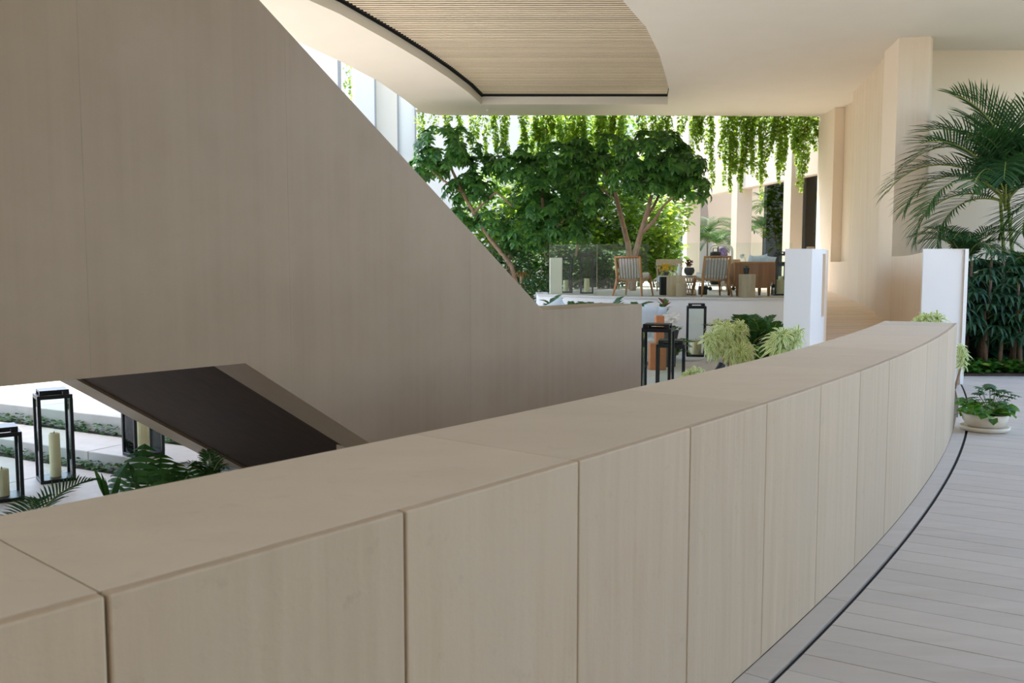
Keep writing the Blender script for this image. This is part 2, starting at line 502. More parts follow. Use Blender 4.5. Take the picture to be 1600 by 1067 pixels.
# ---- curved parapet beside the walkway
PTOP = 1.05; PTH = 0.655; SK = 0.03
parapet = empty('wall_front', (0, 0, 0))
struct(parapet, 'broad curved limestone parapet wall crossing the foreground')
D_END = -28.62; STEP = 0.957; D_J = -40.963
mb = MB(); arc_solid(mb, RAD - PTH + SK, RAD - SK, -46.8, D_END - 0.05, GROUND_Z, PTOP - SK)
mb.build('core', 'joint', parapet)
k = -6
while True:
    a0 = D_J + k * STEP; a1 = a0 + STEP
    if a0 >= D_END - 0.02: break
    a1 = min(a1, D_END)
    if D_END - a1 < 0.3: a1 = D_END
    gp = 0.0042 if k < 2 else (0.0028 if k < 3 else 0.0014)
    pr = RNG.uniform(-0.0008, 0.0008)
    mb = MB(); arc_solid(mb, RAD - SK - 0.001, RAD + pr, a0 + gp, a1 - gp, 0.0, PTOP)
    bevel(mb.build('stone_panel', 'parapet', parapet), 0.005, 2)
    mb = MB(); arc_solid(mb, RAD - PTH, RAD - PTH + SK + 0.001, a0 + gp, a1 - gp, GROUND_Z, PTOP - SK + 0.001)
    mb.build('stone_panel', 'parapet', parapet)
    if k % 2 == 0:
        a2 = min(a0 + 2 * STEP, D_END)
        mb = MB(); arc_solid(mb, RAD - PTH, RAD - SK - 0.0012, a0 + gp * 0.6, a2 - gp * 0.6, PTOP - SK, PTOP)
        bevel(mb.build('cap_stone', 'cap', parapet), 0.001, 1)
    if a1 >= D_END: break
    k += 1
mb = MB(); mb.hexa([pol(RAD - PTH, D_END), pol(RAD, D_END), pol(RAD, D_END + 0.05), pol(RAD - PTH, D_END + 0.05)], 0.0, PTOP)
mb.build('end_panel', 'white', parapet)

# ---- walkway floor: bed, slot drain, edge strip, planks
floor = empty('floor', (0, 0, 0))
struct(floor, 'pale limestone walkway floor of long narrow slabs right of the parapet')
mb = MB()
pts = arc(RAD - 0.06, -50, -28.6, 0.5) + arc(RAD - 0.55, -28.6, -20.2, 0.5) + [(11.2, pol(RAD, -20.2)[1]), (11.2, -12), (pol(RAD, -50)[0], -12)]
mb.hexa(pts, -0.30, -0.022)
mb.build('bed', 'joint', floor)
SLOT0, SLOT1 = RAD + 0.105, RAD + 0.128
a = -46.0; i = 0
while a < -20.6:
    b_ = min(a + STEP * 1.5, -20.6)
    r0 = RAD + 0.001 if a < D_END else RAD + 0.02
    mb = MB(); arc_solid(mb, r0, SLOT0, a + 0.003, b_ - 0.003, -0.03, 0.0)
    mb.build('edge_slab', 'floor', floor)
    a = b_
mb = MB(); arc_solid(mb, SLOT0, SLOT1, -46, -20.6, -0.03, -0.016)
dr = mb.build('slot_drain', 'gap', floor); dr['label'] = 'thin black curved drain slot'
PLD = Vector((math.cos(math.radians(-31)), math.sin(math.radians(-31)), 0))   # planks run out from the wall
PLN = Vector((-PLD.y, PLD.x, 0))
def hit_slot(s):
    """where the line at distance s along PLN meets the drain circle (the near side of it)"""
    c = Vector((CX, CY, 0)); p0 = PLN * s
    dp = p0 - c
    bq = dp.dot(PLD); cq = dp.dot(dp) - (SLOT1) ** 2
    t = -bq + math.sqrt(max(0, bq * bq - cq))
    return p0 + PLD * t
s = -3.0; W = 0.186
def lim(p):
    return p if p.y < 12.93 else p + PLD * ((p.y - 12.93) / -PLD.y)
while s < 17.5:
    p0 = hit_slot(s + 0.002); p1 = hit_slot(s + W - 0.002)
    q1 = p1 + PLD * 9.5; q0 = p0 + PLD * (9.5 + (p1 - p0).dot(PLD))
    p0 = lim(p0); p1 = lim(p1)
    mb = MB(); mb.hexa([(p0.x, p0.y), (q0.x, q0.y), (q1.x, q1.y), (p1.x, p1.y)], -0.03, RNG.uniform(-0.0008, 0.0004))
    mb.build('floor_plank', 'floor', floor)
    s += W

mb = MB(); mb.box(11.2, 60, -30, 60, GROUND_Z, -0.05); struct(mb.build('unseen_dark_ground', 'unseen_dark_ground'), 'unseen dark ground added right of the walkway to cut bounced light')  # dark ground added out of view so little light bounces back
# ---- planting bed behind the walkway
bed = MB(); bed.hexa([(6.35, 12.95), (16, 12.80), (16, 17.9), (7.4, 17.9), (7.2, 16.2)], -0.25, 0.03)
struct(bed.build('planting_bed', 'soil'), 'dark soil bed along the back of the walkway')

# ---- court terraces
EV = Vector((-0.883, 0.468, 0)); GV = Vector((0.468, 0.883, 0))
def gpt(s, e, z=0):
    p = GV * s + EV * e
    return (p.x, p.y)
Q2 = onz(122, 724, -0.66); Q1 = onz(122, 668, -0.50)
S2 = Q2.dot(GV); S1 = Q1.dot(GV); S0 = 9.75
court = empty('floor_court', (0, 0, 0))
struct(court, 'stepped white stone court floor behind the parapet')
def terrace(s0, s1, z, e0=-7.5, e1=16, parent=court, mat='terrace'):
    k = e0
    while k < e1:
        k2 = min(k + 2.35, e1)
        mb = MB(); mb.hexa([gpt(s0, k + 0.002), gpt(s0, k2 - 0.002), gpt(s1, k2 - 0.002), gpt(s1, k + 0.002)], GROUND_Z, z)
        bevel(mb.build('terrace_slab', mat, parent), 0.008, 1)
        k = k2
terrace(2.0, S2 - 0.16, -0.66)
terrace(S2, S1 - 0.18, -0.50)
terrace(S1, S0, -0.30)
terrace(S0, 20.0, -0.05, e0=-5.0, e1=12, mat='court')
mb = MB()
mb.hexa([gpt(S2 - 0.16, -7), gpt(S2 - 0.16, 16), gpt(S2, 16), gpt(S2, -7)], GROUND_Z, -0.67)
mb.hexa([gpt(S1 - 0.18, -7), gpt(S1 - 0.18, 16), gpt(S1, 16), gpt(S1, -7)], GROUND_Z, -0.52)
mb.build('planting_strip', 'soil', court)

# ---- the stair: front wall with stone panels, rear wall, bronze soffit, treads
SA = math.radians(40)
SD = Vector((math.sin(SA), math.cos(SA), 0)); SN = Vector((-math.cos(SA), math.sin(SA), 0))
SP0 = onY(1003, 474, 8.0); SP0.z = 0
stair = empty('staircase', (0, 0, 0))
struct(stair, 'massive limestone staircase with solid sloping side walls rising to the left')
TOPM, BOTM = 0.7105, 0.656
def ztop(t): return 1.258 if t > -1.428 else 1.252 + TOPM * (-1.428 - t)
def zbot(t): return max(GROUND_Z, 1.068 if t < -4.077 else 1.068 - BOTM * (t + 4.077))
TF = -4.077 + (1.068 - GROUND_Z) / BOTM
def swall(mb, t0, t1, n0, n1, inset=0.0, mi=0):
    br = sorted(set([t0, t1] + [b for b in (-4.077, -1.428, TF) if t0 < b < t1]))
    for a, b in zip(br[:-1], br[1:]):
        P = [SP0 + SD * a + SN * n0, SP0 + SD * b + SN * n0, SP0 + SD * b + SN * n1, SP0 + SD * a + SN * n1]
        ts = [a, b, b, a]
        za = [zbot(t - 1e-6 if t == b else t + 1e-6) + inset for t in ts]; zb = [ztop(t - 1e-6 if t == b else t + 1e-6) - inset for t in ts]
        mb.hexa([(p.x, p.y) for p in P], za, zb, mi)
TL = -7.6
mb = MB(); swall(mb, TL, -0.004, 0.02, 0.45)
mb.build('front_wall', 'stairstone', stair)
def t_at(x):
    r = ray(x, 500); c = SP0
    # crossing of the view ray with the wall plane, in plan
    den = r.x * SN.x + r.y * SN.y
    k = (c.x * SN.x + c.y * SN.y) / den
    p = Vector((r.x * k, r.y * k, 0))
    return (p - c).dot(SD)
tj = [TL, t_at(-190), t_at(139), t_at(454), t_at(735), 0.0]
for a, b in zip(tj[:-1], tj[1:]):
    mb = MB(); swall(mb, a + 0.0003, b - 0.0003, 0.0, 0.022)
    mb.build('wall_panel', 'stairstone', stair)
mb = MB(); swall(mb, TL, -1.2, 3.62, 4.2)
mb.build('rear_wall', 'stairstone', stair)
# soffit between the walls, set a little above the wall undersides
mb = MB()
def sof(a, b, n0, n1, dz, th):
    P = [SP0 + SD * a + SN * n0, SP0 + SD * b + SN * n0, SP0 + SD * b + SN * n1, SP0 + SD * a + SN * n1]
    za = [zbot(a) + dz, zbot(b) + dz, zbot(b) + dz, zbot(a) + dz]
    mb.hexa([(p.x, p.y) for p in P], za, [z + th for z in za])
sof(-4.9, -4.077, 0.45, 3.62, 0.03, 0.25)
sof(TL, -4.9, 0.45, 3.62, 0.03, 0.25)
sof(-4.077, TF, 0.45, 3.62, 0.03, 0.25)
so = mb.build('soffit', 'soffit', stair); so['label'] = 'dark bronze underside of the stair'
for k in range(17):
    t0 = -1.9 - k * 0.29; z = 0.18 + k * 0.19
    mb = MB()
    P = [SP0 + SD * (t0 - 0.30) + SN * 0.45, SP0 + SD * t0 + SN * 0.45, SP0 + SD * t0 + SN * 3.62, SP0 + SD * (t0 - 0.30) + SN * 3.62]
    mb.hexa([(p.x, p.y) for p in P], z - 0.20 if t0 > -4.3 else max(z - 0.2, 1.3), z)
    mb.build('tread', 'stairstone', stair)
# support wall under the lower flight, in line with the front wall
mb = MB()
P = [SP0 + SD * -2.96 + SN * 0.46, SP0 + SD * -1.3 + SN * 0.46, SP0 + SD * -1.3 + SN * 0.62, SP0 + SD * -2.96 + SN * 0.62]
mb.hexa([(p.x, p.y) for p in P], GROUND_Z, [zbot(-2.96) + 0.1, zbot(-1.3) + 0.1, zbot(-1.3) + 0.1, zbot(-2.96) + 0.1])
mb.build('support_wall', 'stairstone', stair)

# ---- ceiling with the leaf-shaped wooden recess
H = 5.8
ceil = empty('ceiling', (0, 0, 0))
struct(ceil, 'pale plaster canopy ceiling with a leaf-shaped wooden recess')
edgeL = [(-13.0, -8.0), (-12.0, 6.0), (-11.5, 14.6), (-4.6, 15.3), (-4.30, 15.9), (-4.034, 17.276), (-3.556, 18.862), (-3.063, 20.85), (-2.72, 23.2), (-2.58, 24.4), (-2.42, 25.2), (-2.05, 25.56)]  # out-of-view near and left parts are widened to block the sun
outer = edgeL + [(3.6, 25.61), (8.683, 25.77), (8.95, 26.3), (16, 26.3), (16, 13.6), (6.5, 13.6), (6.3, 3.0), (12.0, 1.0), (12.0, -8.0)]  # out-of-view notch on the right is shaped to let sky light in
hl = [(-4.1, 11.2), (-3.7, 13.0), (-3.23, 14.626), (-2.885, 15.42), (-2.62, 16.25), (-2.283, 17.32), (-1.85, 18.85), (-1.434, 20.5), (-1.05, 22.3), (-0.803, 23.856)]
hr = [(4.064, 23.856), (3.85, 22.3), (3.467, 20.57), (2.929, 18.25), (2.362, 16.23), (1.753, 14.63), (1.0, 12.9), (0.0, 11.0), (-1.6, 9.6), (-3.3, 9.9)]
hole = hl + hr
def slab_with_hole(mb, outer, hole, z0, z1, mi=0):
    loops = [[Vector((x, y, 0)) for x, y in outer], [Vector((x, y, 0)) for x, y in hole]]
    flat = [p for l in loops for p in l]
    b = len(mb.v); n = len(flat)
    for z in (z0, z1):
        for p in flat: mb.v.append((p.x, p.y, z))
    for t in tessellate_polygon(loops):
        i, j, k = t
        p, q, r = flat[i], flat[j], flat[k]
        if (q - p).cross(r - p).z > 0: j, k = k, j
        mb.face((b + i, b + j, b + k), mi); mb.face((b + n + i, b + n + k, b + n + j), mi)
    off = 0
    for l in loops:
        L = len(l)
        for i in range(L):
            j = (i + 1) % L
            mb.face((b + off + i, b + off + j, b + n + off + j, b + n + off + i), mi)
        off += L
mb = MB(); slab_with_hole(mb, outer, hole, H, H + 0.45)
mb.build('canopy', 'ceiling', ceil)
def x_on(poly, y):
    for (x0, y0), (x1, y1) in zip(poly[:-1], poly[1:]):
        if min(y0, y1) <= y <= max(y0, y1) and abs(y1 - y0) > 1e-9:
            return x0 + (x1 - x0) * (y - y0) / (y1 - y0)
    return None
mb = MB(); mb.hexa([(p[0] * 1.0 + (-.2 if p in hl else .2), p[1]) for p in hole], H + 0.2225, H + 0.42)
mb.build('recess_back', 'gap', ceil)
hlx = hl; hrx = hr
mb = MB(); ribbon_pts = [(x + 0.004, y) for x, y in hl]
for (xa_, ya_), (xb_, yb_) in zip(ribbon_pts[:-1], ribbon_pts[1:]):
    mb.hexa([(xa_, ya_), (xb_, yb_), (xb_ + 0.03, yb_), (xa_ + 0.03, ya_)], H + 0.19, H + 0.222)
mb.box(-0.80, 4.06, 23.80, 23.852, H + 0.20, H + 0.222)
mb.build('painted_shadow_strip', 'gap', ceil)  # black strip paints in the shadow line along the recess edge
y = 23.55; PIT = 0.125
while y > 10.2:
    xa = [x_on(hlx, yy) for yy in (y, y - PIT)]; xb = [x_on(hrx, yy) for yy in (y, y - PIT)]
    if None in xa or None in xb:
        # near the rounded front end of the leaf
        y -= PIT; continue
    l = max(xa) + 0.10; r = min(xb) - 0.01
    mb = MB(); mb.box(l, r, y - PIT + 0.045, y, H + 0.215, H + 0.221)
    mb.build('ceiling_slat', 'slat', ceil)
    y -= PIT
mb = MB(); mb.tube([onz(762, 171, H) + Vector((0, 0, d)) for d in (0.0, -0.05)], [0.05, 0.035], 10)
tag(mb.build('smoke_detector', 'white'), 'small white round detector on the ceiling near the recess corner', 'detector')

mb = MB(); mb.box(-2.72, 8.6, 25.62, 26.1, H + 0.17, H + 0.5)
mb.build('planter_trough', 'ceiling', ceil)
mb = MB(); mb.box(-13, 12, -7.3, -7.0, -0.3, H); struct(mb.build('wall_light_block', 'beige'), 'unseen beige wall added behind the viewer to darken the foreground')  # added out of view to hold light back from the foreground
# ---- right-hand side: low ramp walls, tall curved wall, column, back wall
rw_top = [(7.316, 17.35), (7.40, 17.9), (7.62, 19.0), (8.02, 20.7), (8.22, 21.9)]
wr = empty('wall_right', (0, 0, 0))
struct(wr, 'tall curved beige wall rising from the ramp to the ceiling at right')
def ribbon(mb, pts, th, z0, z1, side=1, mi=0, first=None):
    """wall along a plan polyline, thickened to one side; z1 number or list"""
    n = len(pts); P = [Vector((x, y)) for x, y in pts]
    off = []
    for i in range(n):
        d = (P[min(i + 1, n - 1)] - P[max(i - 1, 0)]).normalized()
        off.append(P[i] + Vector((d.y, -d.x)) * th * side)
    if first: off[0] = P[0] + Vector(first)
    zs = z1 if hasattr(z1, '__len__') else [z1] * n
    z0s = z0 if hasattr(z0, '__len__') else [z0] * n
    b = len(mb.v)
    for p, q, za, zb in zip(P, off, z0s, zs):
        mb.v += [(p.x, p.y, za), (p.x, p.y, zb), (q.x, q.y, zb), (q.x, q.y, za)]
    for i in range(n - 1):
        a = b + 4 * i
        fs = [(a, a + 4, a + 5, a + 1), (a + 1, a + 5, a + 6, a + 2), (a + 2, a + 6, a + 7, a + 3), (a + 3, a + 7, a + 4, a)]
        for f in fs: mb.face(f if side < 0 else f[::-1], mi)
    e = b + 4 * (n - 1)
    c0, c1 = (b, b + 1, b + 2, b + 3), (e + 3, e + 2, e + 1, e)
    mb.face(c0 if side < 0 else c0[::-1], mi); mb.face(c1 if side < 0 else c1[::-1], mi)
def spline(pts, n=6):
    out = []
    for i in range(len(pts) - 1):
        p0 = pts[max(i - 1, 0)]; p1 = pts[i]; p2 = pts[i + 1]; p3 = pts[min(i + 2, len(pts) - 1)]
        for k in range(n):
            t = k / n
            out.append(tuple(0.5 * (2 * b + (c - a) * t + (2 * a - 5 * b + 4 * c - d) * t * t + (3 * b - a - 3 * c + d) * t ** 3) for a, b, c, d in zip(p0, p1, p2, p3)))
    out.append(tuple(pts[-1]))
    return out
tall = spline([(7.17, 17.0), (7.30, 17.6), (7.60, 18.8), (8.02, 20.7), (8.29, 22.2)])
mb = MB(); ribbon(mb, tall, 0.55, 0.0, H); mb.build('wall_body', 'beigestone', wr)
nich = [(8.29, 22.2), (8.45, 23.2), (8.62, 24.35)]
mb = MB(); ribbon(mb, nich, 0.55, 0.0, 1.70); mb.build('niche_sill', 'beigestone', wr)
mb = MB(); ribbon(mb, [(x + 0.26, y - 0.04) for x, y in nich], 0.3, 1.7, H); mb.build('niche_back', 'beigestone', wr)
mb = MB(); ribbon(mb, [(8.62, 24.35), (8.68, 25.0), (8.72, 25.88)], 0.55, 0.0, H); mb.build('wall_end', 'beige', wr)
colm = MB(); colm.hexa([(7.17, 17.0), (7.80, 17.0), (7.86, 18.1), (7.35, 18.1)], 0.0, H)
struct(colm.build('wall_column', 'beige'), 'square beige column beside the palms')
mb = MB(); mb.box(7.5, 16, 17.95, 18.3, -0.2, H)
struct(mb.build('wall_back', 'beige'), 'beige back wall behind the palms at right')

# low guard wall ending in the white face by the palms
low = spline([(5.52, 12.06), (6.12, 13.4), (6.53, 14.6), (6.85, 15.6), (7.05, 16.4), (7.17, 17.0)])
mb = MB(); zt = [1.818 + (1.772 - 1.818) * min(1, (p[1] - 12.06) / 3.4) for p in low]
ribbon(mb, low, 0.50, 0.0, zt, first=(0.55, 0.0))
gw = empty('wall_ramp', (0, 0, 0)); struct(gw, 'low curved guard wall with white end face beside the palms')
mb.build('wall_body', 'beigestone', gw)
mb = MB(); mb.hexa([(5.50, 12.03), (6.105, 12.03), (6.085, 12.058), (5.50, 12.058)], 0.0, 1.824)
mb.build('end_face', 'white', gw)
# ramp
rp = MB()
def zramp(y): return 0.55 + 0.0495 * (y - 16.9)
inner = spline([(3.2, 11.2), (4.02, 12.2), (4.62, 13.2), (5.25, 15.0), (5.75, 17.0), (6.0, 18.5), (6.0, 25.5)], 3)
outr = spline([(4.9, 10.8), (5.62, 12.2), (6.2, 13.4), (6.95, 15.6), (7.3, 17.0), (7.9, 18.8), (8.9, 25.5)], 3)
for k in range(len(inner) - 1):
    a, b_, c, d = inner[k], outr[k], outr[k + 1], inner[k + 1]
    n = 4
    for q in range(n):
        f0, f1 = q / n, (q + 1) / n
        L0 = [u + (v - u) * f0 for u, v in zip(a, d)]; L1 = [u + (v - u) * f1 for u, v in zip(a, d)]
        R0 = [u + (v - u) * f0 for u, v in zip(b_, c)]; R1 = [u + (v - u) * f1 for u, v in zip(b_, c)]
        rp = MB()
        pl = [tuple(L0), tuple(R0), tuple(R1), tuple(L1)]
        rp.hexa(pl, -0.2, [zramp(p[1]) - 0.002 * (q % 2) for p in pl])
        if k == 0 and q == 0:
            ramp_root = empty('floor_ramp', (0, 0, 0)); struct(ramp_root, 'gently rising tan stone ramp between the two white pillars')
        rp.build('ramp_slab', 'ramp', ramp_root)
# white pillar A: end of the inner guard wall with a tall slot in its side
pa = empty('wall_pillar', (0, 0, 0)); struct(pa, 'white end of the inner ramp wall with a tall narrow slot')
mb = MB(); mb.hexa([(3.64, 12.0), (4.00, 12.0), (4.00, 12.45), (3.82, 12.45)], -0.1, 1.824); mb.build('end_face', 'white', pa)
ins = spline([(4.00, 12.0), (4.18, 12.16), (4.33, 12.42), (4.55, 12.95), (4.85, 13.8), (5.25, 15.0), (5.70, 16.7), (5.95, 17.9)], 4)
zi = [1.824 - 0.02 * min(1, (p[1] - 12) / 3) for p in ins]
k0 = 5; k1 = 8
mb = MB(); ribbon(mb, ins[:k0 + 1], 0.34, -0.1, zi[:k0 + 1], side=-1); mb.build('curved_corner', 'white', pa)
mb = MB(); ribbon(mb, ins[k0:k1 + 1], 0.34, -0.1, 0.90, side=-1)
ribbon(mb, ins[k0:k1 + 1], 0.34, 1.76, zi[k0:k1 + 1], side=-1); mb.build('slot_frame', 'white', pa)
mb = MB(); ribbon(mb, [(x - 0.05, y + 0.05) for x, y in ins[k0:k1 + 1]], 0.2, 0.90, 1.76, side=-1); mb.build('slot_back', 'travertine', pa)
mb = MB(); ribbon(mb, ins[k1:], 0.34, -0.1, zi[k1:], side=-1); mb.build('wall_body', 'beigestone', pa)

# ---- lounge platform
plat = empty('floor_platform', (0, 0, 0)); struct(plat, 'raised stone lounge terrace with a white front edge')
PZ = 0.96
pf = spline([(0.59, 20.18), (1.70, 19.25), (2.80, 18.50), (4.02, 18.10), (5.38, 17.85), (6.05, 17.75)], 4)
mb = MB(); mb.hexa(pf + [(6.05, 26.5), (2.0, 26.5), (0.59, 23.6)], -0.1, PZ - 0.045)
mb.build('platform_body', 'white', plat)
mb = MB(); mb.hexa([(x, y - 0.03) for x, y in pf] + [(6.05, 26.5), (2.0, 26.5), (0.56, 23.6)], PZ - 0.045, PZ)
mb.build('platform_top', 'court', plat)

# ---- far garden court: colonnade on the right, white sunlit walls at the back
col_r = empty('wall_colonnade', (0, 0, 0)); struct(col_r, 'beige colonnade wall with window bays closing the garden on the right')
CD = Vector((-0.174, 0.985, 0)); CNn = Vector((0.985, 0.174, 0))
C0 = Vector((8.74, 25.9, 0))
def cpt(s, n): 
    p = C0 + CD * s + CNn * n
    return (p.x, p.y)
def cwall(mb, s0, s1, n0, n1, z0, z1, mi=0):
    mb.hexa([cpt(s0, n0), cpt(s1, n0), cpt(s1, n1), cpt(s0, n1)], z0, z1, mi)
def s_at(x):
    r = ray(x, 400); u = r.x / r.y
    # C0 + s*CD: X = u*Y
    return (u * C0.y - C0.x) / (CD.x - u * CD.y)
GZ = 0.85
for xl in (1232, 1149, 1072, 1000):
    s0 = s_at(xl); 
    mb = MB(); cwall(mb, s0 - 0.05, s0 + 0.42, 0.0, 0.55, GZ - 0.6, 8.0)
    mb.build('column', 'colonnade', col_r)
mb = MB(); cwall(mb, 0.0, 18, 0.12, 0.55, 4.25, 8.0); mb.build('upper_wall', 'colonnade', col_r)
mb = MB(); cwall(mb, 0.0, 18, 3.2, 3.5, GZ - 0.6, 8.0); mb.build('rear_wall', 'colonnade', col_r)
sb = [0.05, s_at(1232) - 0.05, s_at(1149) - 0.05]
for i, (a, b_) in enumerate(((0.05, s_at(1232) - 0.05), (s_at(1232) + 0.42, s_at(1149) - 1.3))):
    w = MB(); cwall(w, a + 0.02, b_, 0.40, 0.42, GZ - 0.5, 4.25)
    struct(w.build('window_%d' % (i + 1), 'darkglass'), 'tall dark tinted window pane between colonnade columns')
# garden ground beyond the ceiling edge
mb = MB(); mb.box(-14, 12, 26.5, 48, GROUND_Z, GZ - 0.35); struct(mb.build('garden_ground', 'soil'), 'soil of the garden court behind the trees')
mb = MB(); mb.box(-14, 0.2, 21.5, 26.5, GROUND_Z, 0.35); struct(mb.build('garden_bed', 'soil'), 'planting bed left of the lounge platform')
mb = MB(); mb.box(3.6, 9.2, 26.5, 38, GZ - 0.35, 0.93); struct(mb.build('floor_garden', 'court'), 'pale sunlit paving in front of the colonnade')
# white rear walls
wb = empty('wall_garden', (0, 0, 0)); struct(wb, 'bright white rear walls of the garden court')
def panel(x0, x1, Y, z1=12.0, dy=0.5):
    a = onY(x0, 300, Y); b = onY(x1, 300, Y)
    mb = MB(); mb.box(a.x, b.x, Y, Y + dy, GROUND_Z, z1)
    return mb.build('wall_panel', 'whitewall', wb)
for x0, x1, Y in ((300, 466, 30.6), (466, 532.5, 30.0), (557, 587, 29.6), (589, 622, 30.0), (624, 649, 29.2)):
    panel(x0, x1, Y)
for x, w in ((533, 5), (588, 2.5), (623, 2.5), (650, 2.5)):
    a = onY(x - w / 2, 300, 29.1); b = onY(x + w / 2, 300, 29.1)
    mb = MB(); mb.box(a.x, b.x, 29.1, 29.16, GROUND_Z, 12); mb.build('mullion', 'mullion', wb)
mb = MB(); mb.box(-18, 16, 45, 45.4, GROUND_Z, 12); mb.build('rear_wall', 'whitewall', wb)

# ================================================================== THINGS
CZ = -0.05                                   # upper court floor
def lantern(loc, rz, s, h, label, cat='lantern', group='black glass lanterns', candle=(0.07, 0.45), n_c=1, lid=True):
    r = empty('floor_lantern', loc, rz)
    tag(r, label, cat, group)
    p = 0.032; a = s / 2 - p / 2
    mb = MB(); mb.box(-s/2, s/2, -s/2, s/2, 0, 0.035); bevel(mb.build('base', 'black', r), 0.004, 1)
    for sx in (-1, 1):
        for sy in (-1, 1):
            mb = MB(); mb.box(sx * a - p/2, sx * a + p/2, sy * a - p/2, sy * a + p/2, 0.035, h - 0.09); mb.build('post', 'black', r)
    mb = MB()
    for q in (-1, 1):
        mb.box(-s/2, s/2, q * a - p/2, q * a + p/2, h - 0.09, h - 0.05)
        mb.box(q * a - p/2, q * a + p/2, -s/2 + p, s/2 - p, h - 0.09, h - 0.05)
    mb.build('top_frame', 'black', r)
    ld = MB(); b = s/2 - 0.028
    ld.box(-b, b, -b, b, h - 0.018, h)
    for sx in (-1, 1):
        for sy in (-1, 1):
            ld.box(sx * (b - 0.03) - 0.03, sx * (b - 0.03) + 0.03, sy * (b - 0.03) - 0.03, sy * (b - 0.03) + 0.03, h - 0.052, h - 0.018)
    ld.build('lid', 'black', r)
    for q in (-1, 1):
        mb = MB(); mb.box(-s/2 + p, s/2 - p, q * a - 0.003, q * a + 0.003, 0.035, h - 0.09); mb.build('glass_pane', 'lglass', r)
        mb = MB(); mb.box(q * a - 0.003, q * a + 0.003, -s/2 + p, s/2 - p, 0.035, h - 0.09); mb.build('glass_pane', 'lglass', r)
    if candle:
        for k in range(n_c):
            cr, ch = candle
            mb = MB(); mb.lathe([(cr, 0.036), (cr, ch - 0.01), (cr - 0.012, ch), (cr * 0.5, ch - 0.012)], 16, (0, 0, 0))
            c = mb.build('candle', 'candle', r, smooth=False)
            mb = MB(); mb.tube([(0, 0, ch - 0.012), (0, 0, ch + 0.02)], 0.004, 5); mb.build('wick', 'black', c)
    return r
def base_at(x, Z, z):
    p = onY(x, 600, Z)
    return (p.x * 1.0, Z, z)
def px(x, Z):
    """side position at depth Z near eye level of image column x"""
    return (x - 800.0) / FPX * (Z * CP + 0.085 * 0.0) * 1.0
def at(x, y, Z, z):
    p = onY(x, y, Z)
    return (p.x, Z, z)

lantern(at(85, 690, 9.35, -0.66), 0.62, 0.335, 0.97, 'tall black lantern with cream candle on the lowest step under the stair landing', candle=(0.055, 0.50))
lantern(at(2, 720, 8.55, -0.66), 0.62, 0.335, 0.72, 'black lantern cut by the left picture edge below the landing', candle=(0.06, 0.3))
lantern(at(224, 690, 9.85, -0.50), 0.80, 0.335, 0.72, 'black lantern half hidden behind the dark stair underside on the middle step', candle=(0.06, 0.55))
lantern(at(1027, 560, 10.6, CZ), -0.30, 0.36, 0.965, 'nearest black lantern right of the stair wall end, taller of the pair', candle=None)
lantern(at(1048, 560, 11.5, CZ), -0.22, 0.36, 0.70, 'lower black lantern just behind the taller one by the stair wall end', candle=None)
lantern(at(1087.5, 520, 16.35, CZ), -0.16, 0.345, 0.965, 'black lantern with fat cream candle standing before the white terrace front', candle=(0.10, 0.30))
lantern(at(917, 430, 20.6, PZ), -0.1, 0.30, 0.93, 'black framed glass lantern behind the glass guard left of the chairs', candle=(0.06, 0.35))
lantern(at(884, 430, 21.2, PZ), 0.1, 0.28, 0.86, 'leftmost glass lantern behind the glass guard beside the white plinth', candle=(0.06, 0.3))
lantern(at(1219, 430, 19.4, PZ), 0.0, 0.30, 0.72, 'black lantern with cream candle right of the teak loveseat', candle=(0.085, 0.34))
lantern(at(1221, 430, 20.6, PZ), 0.0, 0.30, 0.96, 'tall black lantern rising behind the white pillar right of the loveseat', candle=(0.07, 0.4))
mb = MB(); mb.box(-0.14, 0.14, -0.14, 0.14, 0, 0.82)
o = mb.build('display_plinth', 'whitewall'); bevel(o, 0.01, 1); o.location = at(868.5, 430, 20.6, PZ); tag(o, 'white square plinth at the left end of the glass guard', 'plinth')

# ---- glass guard panels along the platform edge
GTOP = PZ + 1.10
def pf_at(x):
    best = None
    for i in range(200):
        t = i / 199 * (len(pf) - 1); k = min(int(t), len(pf) - 2); f = t - k
        P = (pf[k][0] + (pf[k+1][0] - pf[k][0]) * f, pf[k][1] + (pf[k+1][1] - pf[k][1]) * f + 0.10)
        e = abs(800 + FPX * P[0] / (P[1] * CP - (GTOP - 0.5 - EYE) * SP) - x)
        if best is None or e < best[0]: best = (e, P)
    return best[1]
gx = [857, 933, 1012, 1092, 1173, 1238]
gl = ['leftmost glass guard panel, in front of the white plinth and lanterns', 'glass guard panel in front of the left chair', 'glass guard panel between the two chairs',
      'glass guard panel in front of the right chair and loveseat', 'rightmost glass guard panel, meeting the white pillar']
for i in range(5):
    a = Vector(pf_at(gx[i])); b = Vector(pf_at(gx[i + 1]))
    d = (b - a).normalized(); nn = Vector((-d.y, d.x)) * 0.006
    a = a + d * 0.006; b = b - d * 0.006
    mb = MB(); mb.hexa([tuple(a - nn), tuple(b - nn), tuple(b + nn), tuple(a + nn)], PZ, GTOP)
    o = mb.build('glass_panel', 'glass'); tag(o, gl[i], 'glass panel', 'glass guard panels')
a = Vector(pf_at(857)); b = Vector((0.80, 21.6))
d = (b - a).normalized(); nn = Vector((-d.y, d.x)) * 0.006
mb = MB(); mb.hexa([tuple(a + d * .01 - nn), tuple(b - nn), tuple(b + nn), tuple(a + d * .01 + nn)], PZ, GTOP)
tag(mb.build('glass_panel', 'glass'), 'short glass return panel running back from the left guard corner', 'glass panel', 'glass guard panels')

